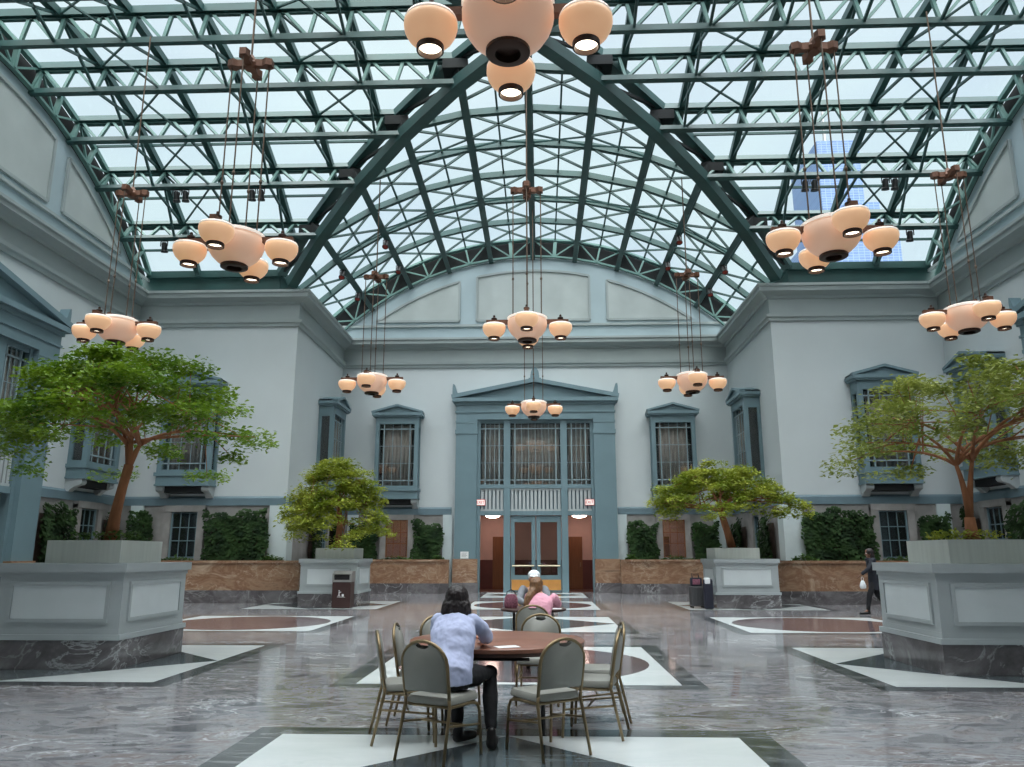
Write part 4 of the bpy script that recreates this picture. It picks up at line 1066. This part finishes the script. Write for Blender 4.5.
# ------------------------------------------------------------------ people: surfaces grown from tapered limbs, fused by voxel remesh
def fuse(name, mb, m, parent, vox=0.012, smooth=6, noise=0.0, nscale=0.12):
    me = bpy.data.meshes.new(name); me.from_pydata(mb.v, [], mb.f); me.update()
    bm = bmesh.new(); bm.from_mesh(me); bmesh.ops.recalc_face_normals(bm, faces=bm.faces); bm.to_mesh(me); bm.free()
    o = bpy.data.objects.new(name, me); COL.objects.link(o)
    r = o.modifiers.new('r', 'REMESH'); r.mode = 'VOXEL'; r.voxel_size = vox
    s = o.modifiers.new('s', 'SMOOTH'); s.iterations = smooth; s.factor = 0.5
    if noise:
        tx = bpy.data.textures.new(name+'_folds', 'CLOUDS'); tx.noise_scale = nscale
        d = o.modifiers.new('d', 'DISPLACE'); d.texture = tx; d.strength = noise; d.mid_level = 0.5
    dg = bpy.context.evaluated_depsgraph_get(); dg.update()
    me2 = bpy.data.meshes.new_from_object(o.evaluated_get(dg)); bpy.data.objects.remove(o)
    me2.name = name; me2.materials.clear(); me2.materials.append(m)
    for p in me2.polygons: p.use_smooth = True
    q = bpy.data.objects.new(name, me2); COL.objects.link(q); q.parent = parent
    return q
def limb(mb, pts, rs, n=12):
    mb.tube(pts, rs, n)
    for p, r in zip(pts, rs): mb.ell(p, (r, r, r), 12, 8)
    return mb
def loft(mb, rings, side, n=20):
    """rings: (centre, half width along side, half depth); depth axis = path x side"""
    o = len(mb.v); side = V(side).normalized(); N = len(rings)
    for i, (c, a, b) in enumerate(rings):
        d = (V(rings[min(i+1, N-1)][0])-V(rings[max(i-1, 0)][0])).normalized(); f = d.cross(side).normalized()
        for k in range(n):
            t = 2*pi*k/n; mb.v.append(tuple(V(c)+side*a*cos(t)+f*b*sin(t)))
    for i in range(N-1):
        for k in range(n): mb.f.append((o+i*n+k, o+i*n+(k+1) % n, o+(i+1)*n+(k+1) % n, o+(i+1)*n+k))
    mb.f.append(tuple(o+k for k in reversed(range(n)))); mb.f.append(tuple(o+(N-1)*n+k for k in range(n)))
    return mb
def hand(mb, wrist, fwd, up, side, curl=0.5, s=1.0):
    """palm, four fingers of different lengths, thumb from the side of the palm"""
    w = V(wrist); f = V(fwd).normalized(); sd = V(side).normalized(); u = V(up).normalized()
    pc = w+f*0.045*s
    rot = Matrix((sd, f, u)).transposed()
    mb.ell(pc, (0.040*s, 0.052*s, 0.016*s), 12, 8, rot)
    for i, (off, L) in enumerate(((-0.030, 0.066), (-0.010, 0.078), (0.010, 0.074), (0.029, 0.058))):
        b = pc+f*0.042*s+sd*off*s; d1 = (f-u*curl*0.5).normalized(); d2 = (f-u*curl*1.3).normalized(); d3 = (f-u*curl*2.2).normalized()
        p1 = b+d1*L*0.45*s; p2 = p1+d2*L*0.33*s; p3 = p2+d3*L*0.22*s
        limb(mb, [b, p1, p2, p3], [0.0092*s, 0.0086*s, 0.008*s, 0.007*s], 8)
    b = pc-sd*0.032*s-f*0.012*s; p1 = b+(f*0.7-sd*0.8-u*0.2).normalized()*0.036*s; p2 = p1+(f-sd*0.3-u*0.5).normalized()*0.028*s
    limb(mb, [b, p1, p2], [0.012*s, 0.010*s, 0.008*s], 8)
def head(mb, c, fwd, s=1.0):
    c = V(c); f = V(fwd).normalized(); sd = f.cross(V((0, 0, 1))).normalized(); u = sd.cross(f).normalized(); rot = Matrix((sd, f, u)).transposed()
    mb.ell(c+u*0.025*s, (0.074*s, 0.092*s, 0.092*s), 16, 12, rot)
    mb.ell(c-u*0.045*s+f*0.022*s, (0.058*s, 0.068*s, 0.072*s), 16, 12, rot)
    mb.ell(c-u*0.098*s+f*0.058*s, (0.024*s, 0.02*s, 0.018*s), 10, 8, rot)
    limb(mb, [c+f*0.085*s+u*0.012*s, c+f*0.106*s-u*0.028*s], [0.008*s, 0.014*s], 8)
    mb.ell(c+f*0.082*s-u*0.062*s, (0.024*s, 0.010*s, 0.009*s), 10, 8, rot)
    for e in (-1, 1): mb.ell(c+sd*e*0.078*s-u*0.012*s-f*0.005*s, (0.010*s, 0.020*s, 0.032*s), 10, 8, rot)
    return rot
def eyes(c, fwd, parent, s=1.0):
    c = V(c); f = V(fwd).normalized(); sd = f.cross(V((0, 0, 1))).normalized(); u = sd.cross(f).normalized()
    for e in (-1, 1):
        p = c+f*0.080*s+sd*e*0.032*s+u*0.004*s
        w = MB().ell(p, (0.013*s,)*3, 10, 8).build('eye', M['eyewhite'], parent, smooth=True)
        MB().ell(p+f*0.008*s, (0.0065*s,)*3, 8, 6).build('iris', M['eyedark'], w, smooth=True)

def shoe(name, heel, toe, m, parent, h=0.07):
    heel, toe = V(heel), V(toe); d = (toe-heel).normalized(); b = MB()
    limb(b, [heel+V((0, 0, 0.04)), heel.lerp(toe, .5)+V((0, 0, 0.035)), toe-d*0.03+V((0, 0, 0.03))], [0.040, 0.042, 0.034])
    limb(b, [heel+V((0, 0, 0.04)), heel+d*0.02+V((0, 0, h+0.03))], [0.040, 0.038])
    o = fuse(name, b, m, parent, 0.008, 3)
    zmin = min(v.co.z for v in o.data.vertices)
    for v in o.data.vertices:
        if v.co.z < 0.006: v.co.z = 0.006
    return o

Z0 = 0.008
# --- woman in the pale blue shirt, seen from behind
pw = thing('person', 'person with dark hair in a pale blue shirt and black trousers, writing at the table', 'person', (0, 0, Z0))
fw = V((0.20, 0.98, 0)); sdv = V((0.98, -0.20, 0))
hip = V((-0.45, 6.45, 0.565)); chest = V((-0.43, 6.62, 0.86)); nk = V((-0.43, 6.74, 1.035)); hc = V((-0.425, 6.80, 1.135))
shL, shR = nk+V((-0.155, 0.005, -0.06)), nk+V((0.165, -0.02, -0.06))
elL, elR = V((-0.58, 7.0, 0.84)), V((-0.175, 6.82, 0.84))
wrL, wrR = V((-0.46, 7.16, 0.805)), V((-0.23, 7.05, 0.805))
kneeL, kneeR = V((-0.43, 6.90, 0.545)), V((-0.145, 6.80, 0.545)); ankL, ankR = V((-0.41, 6.84, 0.10)), V((-0.115, 6.62, 0.10))
hpL, hpR = hip+V((-0.09, 0.03, 0.0)), hip+V((0.09, 0.02, 0.0))
hdir = V((0.1, 0.85, -0.45))
b = MB()
loft(b, [(hip-V((0, 0.0, 0.06)), .15, .11), (hip, .165, .12), (hip.lerp(chest, .5), .135, .095), (chest, .16, .105), (nk-V((0, .03, .06)), .14, .075), (nk, .05, .05)], sdv)
limb(b, [nk-V((0, .02, .02)), hc-V((0, .01, .06))], [0.052, 0.05])
head(b, hc, hdir)
for s_, sh, el, wr in ((-1, shL, elL, wrL), (1, shR, elR, wrR)):
    limb(b, [sh, el, wr], [0.048, 0.038, 0.026])
    hf = (wr-el).normalized(); hand(b, wr, V((hf.x, hf.y, 0)), (0, 0, 1), V((hf.y, -hf.x, 0))*(-s_) , 0.35)
for hp, kn, an in ((hpL, kneeL, ankL), (hpR, kneeR, ankR)): limb(b, [hp, kn, an.lerp(kn, .62), an], [0.075, 0.055, 0.052, 0.035]); limb(b, [an, an+V((0.01, 0.09, -0.06))], [.034, .026])
fuse('body', b, M['skin'], pw, 0.007, 4)
eyes(hc, hdir, pw)
b = MB()
loft(b, [(hip+V((0.0, -0.02, -0.045)), .205, .150), (hip+V((0, -.02, .05)), .200, .148), (hip.lerp(chest, .45)+V((0, -.02, 0)), .182, .135), (chest+V((0, -.015, 0)), .195, .13), (nk-V((0, .045, .07)), .175, .092), (nk-V((0, .01, .01)), .068, .065)], sdv)
for s_, sh, el, wr in ((-1, shL, elL, wrL), (1, shR, elR, wrR)):
    limb(b, [sh+V((-s_*.02, 0, -.01)), sh.lerp(el, .5)+V((s_*.01, -.01, 0)), el, el.lerp(wr, .75)], [0.072, 0.066, 0.058, 0.044])
fuse('shirt', b, M['shirt'], pw, 0.009, 4, 0.026, 0.10)
b = MB(); limb(b, [nk-V((0.05, .0, -.005)), nk-V((0, .035, -.012)), nk-V((-.05, 0, -.005))], [.022, .026, .022]); fuse('collar', b, M['shirt'], pw, .007, 3)
b = MB()
loft(b, [(hip-V((0, 0.0, 0.085)), .165, .13), (hip+V((0, 0, 0.0)), .178, .135), (hip+V((0, .02, .09)), .15, .11)], sdv)
for hp, kn, an in ((hpL, kneeL, ankL), (hpR, kneeR, ankR)): limb(b, [hp, hp.lerp(kn, .5), kn, an.lerp(kn, .6), an.lerp(kn, .16)], [0.092, 0.088, 0.070, 0.066, 0.050])
fuse('trousers', b, M['blackcloth'], pw, 0.009, 4, 0.012, 0.06)
shoe('shoe', ankL+V((0, -0.03, -0.095)), ankL+V((0.14, 0.16, -0.095)), M['shoe'], pw, 0.10)
shoe('shoe', ankR+V((0, -0.04, -0.095)), ankR+V((0.02, 0.20, -0.095)), M['shoe'], pw, 0.10)
b = MB(); hu = V((0, 0, 1))
b.ell(hc+V((0, -.015, .030)), (.100, .114, .105), 16, 12); b.ell(hc+V((0, -.035, -.02)), (.106, .095, .11), 16, 12); b.ell(hc+V((0, -.045, -.07)), (.110, .082, .09), 16, 12)
for k in range(13):
    a = pi*(0.02+0.96*k/12); p0 = hc+V((.088*cos(a), -.05-.055*sin(a), -.03)); L = 0.085+0.02*sin(3.3*k); limb(b, [p0, p0+V((.018*cos(a), -.012, -L*.6)), p0+V((.028*cos(a)-.006, -.006, -L))], [.034, .028, .010], 8)
fuse('hair', b, M['hairdark'], pw, .008, 5, .018, .025)

# --- person in pink, second table
pp = thing('person', 'person in a pink top with a long brown side braid, seated at the small table', 'person', (0, 0, Z0))
hip = V((0.22, 10.78, 0.56)); chest = V((0.27, 10.93, 0.84)); nk = V((0.28, 11.02, 0.99)); hc = V((0.22, 11.08, 1.09))
sdv = V((1, -0.05, 0)); hdir = V((-0.1, 0.9, -0.35))
shL, shR = nk+V((-0.16, -.01, -.05)), nk+V((0.18, -.02, -.06)); elL, elR = V((0.12, 11.33, 0.84)), V((0.52, 11.20, 0.845)); wrL, wrR = V((0.16, 11.52, 0.80)), V((0.40, 11.45, 0.80))
knL, knR = V((0.10, 11.22, 0.54)), V((0.34, 11.22, 0.54)); anL, anR = V((0.10, 11.10, .09)), V((0.34, 11.12, .09))
b = MB()
loft(b, [(hip-V((0, 0, .06)), .15, .11), (hip, .16, .12), (hip.lerp(chest, .5), .13, .09), (chest, .155, .10), (nk-V((0, .03, .06)), .135, .075), (nk, .05, .05)], sdv)
limb(b, [nk-V((0, .02, .02)), hc-V((0, .01, .06))], [.05, .048]); head(b, hc, hdir)
for s_, sh, el, wr in ((-1, shL, elL, wrL), (1, shR, elR, wrR)):
    limb(b, [sh, el, wr], [.046, .036, .025]); hf = (wr-el).normalized(); hand(b, wr, V((hf.x, hf.y, 0)), (0, 0, 1), V((hf.y, -hf.x, 0))*(-s_), 0.35)
for hx, kn, an in ((-.09, knL, anL), (.09, knR, anR)): limb(b, [hip+V((hx, .02, 0)), kn, an.lerp(kn, .6), an], [.075, .055, .05, .035]); limb(b, [an, an+V((0, .09, -.05))], [.034, .026])
fuse('body', b, M['skin'], pp, .008, 4); eyes(hc, hdir, pp)
b = MB(); loft(b, [(hip-V((0, .01, .02)), .185, .14), (hip.lerp(chest, .5), .165, .12), (chest, .178, .12), (nk-V((0, .04, .07)), .165, .09), (nk-V((0, .01, .01)), .06, .06)], sdv)
for s_, sh, el, wr in ((-1, shL, elL, wrL), (1, shR, elR, wrR)): limb(b, [sh, sh.lerp(el, .5), el, el.lerp(wr, .8)], [.068, .062, .055, .042])
fuse('pink_top', b, M['pink'], pp, .011, 4, .02, .06)
b = MB(); loft(b, [(hip-V((0, 0, .085)), .16, .13), (hip, .17, .13)], sdv)
for hx, kn, an in ((-.09, knL, anL), (.09, knR, anR)): limb(b, [hip+V((hx, .02, 0)), kn, an.lerp(kn, .6), an.lerp(kn, .15)], [.09, .07, .062, .05])
fuse('trousers', b, M['navy'], pp, .011, 4)
shoe('shoe', anL+V((0, -.03, -.085)), anL+V((0, .2, -.085)), M['shoe'], pp); shoe('shoe', anR+V((0, -.03, -.085)), anR+V((0, .2, -.085)), M['shoe'], pp)
b = MB(); b.ell(hc+V((0, -.015, .03)), (.095, .108, .10), 16, 12); b.ell(hc+V((0, -.05, -.03)), (.09, .075, .09), 16, 12)
limb(b, [hc+V((-.04, -.09, -.06)), hc+V((-.10, -.15, -.14)), hc+V((-.125, -.17, -.22)), hc+V((-.135, -.17, -.30)), hc+V((-.13, -.17, -.40))], [.06, .055, .05, .043, .016])
fuse('hair', b, M['hairbrown'], pp, .010, 3, .016, .03)

# --- person with the white cap, facing the viewer behind the small table
pc_ = thing('person', 'person with a white cap facing the viewer, half hidden behind the person in pink', 'person', (0, 0, Z0))
hip = V((0.16, 12.76, .56)); chest = V((0.17, 12.66, .86)); nk = V((.17, 12.56, 1.03)); hc = V((.175, 12.50, 1.14)); sdv = V((-1, 0, 0)); hdir = V((0, -.85, -.5))
shL, shR = nk+V((.17, .01, -.05)), nk+V((-.17, .01, -.05)); elL, elR = V((.40, 12.36, .83)), V((-.06, 12.36, .83)); wrL, wrR = V((.28, 12.12, .79)), V((.06, 12.12, .79))
knL, knR = V((.27, 12.34, .54)), V((.05, 12.34, .54)); anL, anR = V((.27, 12.44, .09)), V((.05, 12.44, .09))
b = MB(); loft(b, [(hip-V((0, 0, .06)), .15, .11), (hip, .16, .12), (hip.lerp(chest, .5), .14, .1), (chest, .165, .105), (nk-V((0, -.03, .06)), .15, .08), (nk, .05, .05)], sdv)
limb(b, [nk, hc-V((0, 0, .06))], [.055, .05]); head(b, hc, hdir)
for s_, sh, el, wr in ((1, shL, elL, wrL), (-1, shR, elR, wrR)):
    limb(b, [sh, el, wr], [.048, .038, .026]); hf = (wr-el).normalized(); hand(b, wr, V((hf.x, hf.y, 0)), (0, 0, 1), V((hf.y, -hf.x, 0))*s_, .35)
for kn, an, hx in ((knL, anL, .09), (knR, anR, -.09)): limb(b, [hip+V((hx, -.02, 0)), kn, an.lerp(kn, .6), an], [.075, .055, .05, .035]); limb(b, [an, an+V((0, -.09, -.05))], [.034, .026])
fuse('body', b, M['skin'], pc_, .008, 4); eyes(hc, hdir, pc_)
b = MB(); loft(b, [(hip-V((0, 0, .02)), .185, .14), (hip.lerp(chest, .5), .17, .125), (chest, .185, .125), (nk-V((0, -.04, .07)), .17, .09), (nk-V((0, 0, .01)), .06, .06)], sdv)
for sh, el, wr in ((shL, elL, wrL), (shR, elR, wrR)): limb(b, [sh, el, el.lerp(wr, .8)], [.068, .055, .042])
fuse('jacket', b, M['greycloth'], pc_, .011, 4, .015, .06)
b = MB(); loft(b, [(hip-V((0, 0, .085)), .16, .13), (hip, .17, .13)], sdv)
for kn, an, hx in ((knL, anL, .09), (knR, anR, -.09)): limb(b, [hip+V((hx, -.02, 0)), kn, an.lerp(kn, .6), an.lerp(kn, .15)], [.09, .07, .062, .05])
fuse('trousers', b, M['blackcloth'], pc_, .011, 4)
shoe('shoe', anL+V((0, .03, -.085)), anL+V((0, -.2, -.085)), M['shoe'], pc_); shoe('shoe', anR+V((0, .03, -.085)), anR+V((0, -.2, -.085)), M['shoe'], pc_)
b = MB(); b.ell(hc+V((0, .02, .06)), (.098, .118, .085), 16, 12); limb(b, [hc+V((-.05, -.10, .055)), hc+V((0, -.155, .035)), hc+V((.05, -.10, .055))], [.014, .014, .014]); b.ell(hc+V((0, -.10, .048)), (.075, .07, .010), 14, 8)
fuse('cap', b, M['whitecloth'], pc_, .007, 3)

# --- walking person in black on the right
pk = thing('person', 'person all in black walking left past the right planter, carrying a white bag', 'person', (0, 0, Z0))
cx, cy = 9.02, 21.2
Q = lambda x, y, z: V((cx+x, cy+y, z))
hip = Q(0, 0, .92); chest = Q(-.03, 0, 1.24); nk = Q(-.05, 0, 1.44); hc = Q(-.07, 0, 1.56); hdir = V((-1, .1, -.1)); sdv = V((0, 1, 0))
knF, anF = Q(-.19, -.08, .50), Q(-.27, -.08, .11); knB, anB = Q(.08, .08, .50), Q(.33, .08, .17)
shN, shF = nk+V((0, -.18, -.06)), nk+V((0, .18, -.06)); elN, wrN = Q(-.22, -.24, 1.16), Q(-.40, -.22, 1.02); elF, wrF = Q(.16, .24, 1.14), Q(.06, .24, .92)
b = MB(); loft(b, [(hip-V((0, 0, .08)), .15, .11), (hip, .16, .115), (hip.lerp(chest, .5), .13, .09), (chest, .16, .105), (nk-V((0, 0, .07)), .15, .08), (nk, .05, .05)], sdv)
limb(b, [nk, hc-V((0, 0, .06))], [.052, .048]); head(b, hc, hdir)
for sh, el, wr, s_ in ((shN, elN, wrN, -1), (shF, elF, wrF, 1)): limb(b, [sh, el, wr], [.048, .038, .026]); hand(b, wr, (wr-el), (0, s_*1.0, 0.2), V((.5, 0, .8)), .7)
for hy, kn, an in ((-.08, knF, anF), (.08, knB, anB)): limb(b, [hip+V((0, hy, -.04)), kn, an.lerp(kn, .65), an], [.082, .056, .054, .036]); limb(b, [an, an+V((-.10, 0, -.06))], [.034, .026])
fuse('body', b, M['skin2'], pk, .010, 4); eyes(hc, hdir, pk)
b = MB(); loft(b, [(hip-V((-.02, 0, .30)), .215, .17), (hip, .19, .145), (hip.lerp(chest, .5), .17, .12), (chest, .19, .13), (nk-V((0, 0, .07)), .18, .10), (nk+V((0, 0, .0)), .075, .075)], sdv)
for sh, el, wr in ((shN, elN, wrN), (shF, elF, wrF)): limb(b, [sh, el, el.lerp(wr, .85)], [.072, .06, .046])
fuse('coat', b, M['darkcoat'], pk, .012, 4, .015, .08)
b = MB(); loft(b, [(hip-V((0, 0, .1)), .155, .12), (hip, .16, .12)], sdv)
for hy, kn, an in ((-.08, knF, anF), (.08, knB, anB)): limb(b, [hip+V((0, hy, -.04)), kn, an.lerp(kn, .6), an.lerp(kn, .1)], [.095, .072, .064, .05])
fuse('trousers', b, M['blackcloth'], pk, .012, 4)
shoe('shoe', anF+V((.03, 0, -.105)), anF+V((-.22, 0, -.105)), M['shoe'], pk)
b = MB(); limb(b, [anB+V((.05, 0, -.01)), anB+V((-.04, 0, -.07)), anB+V((-.14, 0, -.13))], [.04, .042, .034]); fuse('shoe', b, M['shoe'], pk, .009, 3)
b = MB(); b.ell(hc+V((.02, 0, .03)), (.108, .098, .10), 16, 12); b.ell(hc+V((.06, 0, -.06)), (.075, .09, .12), 16, 12); fuse('hair', b, M['hairdark'], pk, .010, 3, .014, .03)
t = thing('carrier_bag', 'small white bag hanging from the hand of the walking person', 'bag', (cx-.40, cy-.235, .66+Z0))
b = MB(); b.lathe([(.05, 0), (.08, .02), (.085, .08), (.055, .17), (.025, .21)], n=14, capa=True, capb=True); b.xf(Matrix.Diagonal((1, .55, 1, 1))); b.build('bag_body', M['whitecloth'], t, smooth=True)
MB().tube([(-.02, 0, .20), (-.03, 0, .27), (0, 0, .30), (.03, 0, .27), (.02, 0, .20)], .006, 6).build('handle', M['whitecloth'], t)

# ------------------------------------------------------------------ bin, luggage
t = thing('litter_bin', 'dark litter bin with a grey hood in front of the small-looking planter', 'bin', (-5.56, 23.30, 0.008))
b = MB(); b.box(-.27, -.24, .02, .27, .24, .74); b.box(-.25, -.22, 0, .25, .22, .02); b.build('bin_body', M['binred'], t)
b = MB(); b.box(-.28, -.25, .74, .28, .25, .80)
b.prism([(-.28, -.25, .80), (-.28, .25, .80), (-.28, .25, 1.05), (-.28, -.05, 1.05), (-.28, -.25, .97)], (.05, 0, 0)); b.prism([(.23, -.25, .80), (.23, .25, .80), (.23, .25, 1.05), (.23, -.05, 1.05), (.23, -.25, .97)], (.05, 0, 0))
b.add([(-.23, -.25, .965), (.23, -.25, .965), (.23, -.05, 1.05), (-.23, -.05, 1.05), (.23, .25, 1.05), (-.23, .25, 1.05), (.23, .25, .8), (-.23, .25, .8)], [(0,1,2,3), (3,2,4,5), (5,4,6,7)]); b.build('hood', M['bintop'], t)
MB().box(-.22, -.20, .80, .22, .22, .94).build('opening_dark', M['black'], t)  # solid black block painted as the darkness inside the hood
b = MB(); y = -.243
b.tube([(-.06, y, .46), (-.06, y, .40)], .012, 6); b.ell((-.06, y, .49), (.018, .004, .018), 8, 6); b.tube([(-.06, y, .44), (.0, y, .46)], .008, 6); b.tube([(-.06, y, .40), (-.09, y, .33)], .009, 6); b.tube([(-.06, y, .40), (-.03, y, .33)], .009, 6)
b.box(.02, y, .33, .08, y+.003, .40); b.box(-.12, y, .31, .12, y+.003, .318)
b.build('pictogram', M['paper'], t)

t = thing('suitcase', 'dark grey upright suitcase at the corner of the small-looking planter on the right', 'suitcase', (4.84, 23.6, 0.008), 0.1)
b = MB(); b.box(-.20, -.14, .06, .20, .14, .62); c_ = b.build('shell', M['case'], t); md = c_.modifiers.new('b', 'BEVEL'); md.width = .035; md.segments = 3
b = MB()
for x in (-.13, -.04, .05, .14): b.box(x-.012, -.150, .12, x+.012, -.138, .56)
b.build('ridges', M['case'], t)
for x in (-.16, .16):
    for y in (-.1, .1): MB().tube([(x, y-.012, .03), (x, y+.012, .03)], .03, 10).build('wheel', M['black'], t)
MB().tube([(-.10, .10, .62), (-.10, .10, .98), (.10, .10, .98), (.10, .10, .62)], .011, 6).build('pull_handle', M['black'], t)
t = thing('tote_bag', 'black and pink tote bag sitting on the upright grey suitcase', 'bag', (4.82, 23.57, .632), 0.1)
b = MB(); b.box(-.17, -.09, 0, .17, .05, .24); c_ = b.build('bag_body', M['navy'], t); md = c_.modifiers.new('b', 'BEVEL'); md.width = .04; md.segments = 3
MB().box(-.12, -.097, .05, .10, -.088, .20).build('front_pocket', M['plum'], t)
MB().tube([(-.1, -.03, .23), (-.08, -.03, .32), (.08, -.03, .32), (.1, -.03, .23)], .010, 6).build('handle', M['navy'], t)
t = thing('rucksack', 'tall navy bag with a white cloth over its top, right behind the suitcase', 'bag', (5.08, 23.14, 0.008))
b = MB(); b.box(-.13, -.12, 0, .13, .12, .84); c_ = b.build('bag_body', M['navy'], t); md = c_.modifiers.new('b', 'BEVEL'); md.width = .06; md.segments = 4
b = MB(); b.box(-.11, -.135, .70, .05, .06, .875); c_ = b.build('white_cloth', M['whitecloth'], t); md = c_.modifiers.new('b', 'BEVEL'); md.width = .03; md.segments = 3
b = MB(); b.box(-.09, -.145, .15, .09, -.115, .45); b.build('pocket', M['navy'], t)

# ------------------------------------------------------------------ tower outside
t = thing('skyscraper', 'blue stepped skyscraper seen through the glass roof on the right', 'building', (0, 0, 0))
YT = 260.0
def tw(x0, x1, zt, name, d0=0, dep=30): MB().box(x0, YT+d0, 0, x1, YT+d0+dep, zt).build(name, M['tower'], t)
tw(104.4, 119.8, 153, 'shaft', 6)
tw(112.0, 124.2, 127.0, 'middle_tier', 4)
tw(97.0, 129.0, 112.5, 'lower_tier', 2)
MB().tube([(111.5, YT+16, 153), (111.5, YT+16, 176)], [0.9, 0.3], 6).build('antenna', M['bintop'], t)

# ------------------------------------------------------------------ light
w = bpy.data.worlds.new('overcast'); scene.world = w; w.use_nodes = True
nt = w.node_tree; N, L = nt.nodes, nt.links
bg = N['Background']
tc = N.new('ShaderNodeTexCoord'); sp = N.new('ShaderNodeSeparateXYZ'); L.new(tc.outputs['Generated'], sp.inputs[0])
cr = N.new('ShaderNodeValToRGB'); e = cr.color_ramp.elements
e[0].position = 0.0; e[0].color = (0.55, 0.60, 0.64, 1); e[1].position = 1.0; e[1].color = (7.0, 7.0, 6.9, 1)
for pz, c in ((0.15, (0.58, 0.68, 0.74, 1)), (0.45, (0.62, 0.74, 0.78, 1)), (0.67, (0.70, 0.79, 0.82, 1)), (0.80, (4.2, 4.2, 4.15, 1))):
    q = e.new(pz); q.color = c
nz = N.new('ShaderNodeTexNoise'); nz.inputs['Scale'].default_value = 2.2; nz.inputs['Detail'].default_value = 4; L.new(tc.outputs['Generated'], nz.inputs['Vector'])
mr = N.new('ShaderNodeMapRange'); mr.inputs['To Min'].default_value = 0.92; mr.inputs['To Max'].default_value = 1.08; L.new(nz.outputs['Fac'], mr.inputs['Value'])
mx = N.new('ShaderNodeVectorMath'); mx.operation = 'SCALE'; L.new(sp.outputs['Z'], cr.inputs['Fac']); L.new(cr.outputs['Color'], mx.inputs[0]); L.new(mr.outputs[0], mx.inputs['Scale'])
dt = N.new('ShaderNodeVectorMath'); dt.operation = 'DOT_PRODUCT'; dt.inputs[1].default_value = V((0.08, -0.80, 0.60)).normalized()  # added bright patch of sky behind the camera, lifts the back and wing walls
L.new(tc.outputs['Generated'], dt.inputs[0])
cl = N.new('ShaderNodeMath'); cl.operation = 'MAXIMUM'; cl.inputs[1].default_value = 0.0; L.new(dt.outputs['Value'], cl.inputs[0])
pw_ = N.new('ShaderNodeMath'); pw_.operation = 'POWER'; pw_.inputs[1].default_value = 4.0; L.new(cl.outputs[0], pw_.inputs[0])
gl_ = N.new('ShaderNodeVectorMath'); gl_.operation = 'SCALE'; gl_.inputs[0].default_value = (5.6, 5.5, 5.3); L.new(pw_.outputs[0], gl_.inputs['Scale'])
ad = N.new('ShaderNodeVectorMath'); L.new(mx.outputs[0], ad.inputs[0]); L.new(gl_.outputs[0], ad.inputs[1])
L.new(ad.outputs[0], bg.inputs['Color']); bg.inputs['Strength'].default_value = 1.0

for x, lab in ((-5.8, 'round ceiling lamp in the lobby behind the lit window left of the portal'), (-1.9, 'round ceiling lamp in the lobby seen through the left open doorway'), (2.0, 'round ceiling lamp in the lobby seen through the right open doorway'), (5.8, 'round ceiling lamp in the lobby behind the lit window right of the portal')):
    t = thing('ceiling_lamp', lab, 'lamp', (x, 35.2, 3.3), 0, 'round lobby lamps')
    MB().lathe([(0.0, 0.0), (0.34, 0.0), (0.36, -0.03), (0.33, -0.05)], n=24).build('lamp_ring', M['brass'], t, smooth='auto')
    MB().lathe([(0.33, -0.05), (0.28, -0.10), (0.16, -0.14), (0.0, -0.155)], n=24).build('lamp_bowl', M['lobbylamp'], t, smooth=True)

# ------------------------------------------------------------------ camera
cam = bpy.data.cameras.new('camera'); co = bpy.data.objects.new('camera', cam); COL.objects.link(co)
cam.sensor_width = 36; cam.lens = 770/1024*36; cam.clip_end = 2000; cam.clip_start = 0.05
co.location = (0.3, 0, 1.52); co.rotation_euler = (radians(90+12.56), 0, radians(2.16))
scene.camera = co
vs_ = scene.view_settings
vs_.view_transform = 'Standard'; vs_.look = 'None'; vs_.gamma = 1.0; vs_.exposure = 0.35; vs_.use_curve_mapping = False
scene.cycles.use_denoising = True
scene.cycles.max_bounces = 8; scene.cycles.diffuse_bounces = 4; scene.cycles.transparent_max_bounces = 16
scene.cycles.sample_clamp_indirect = 6.0
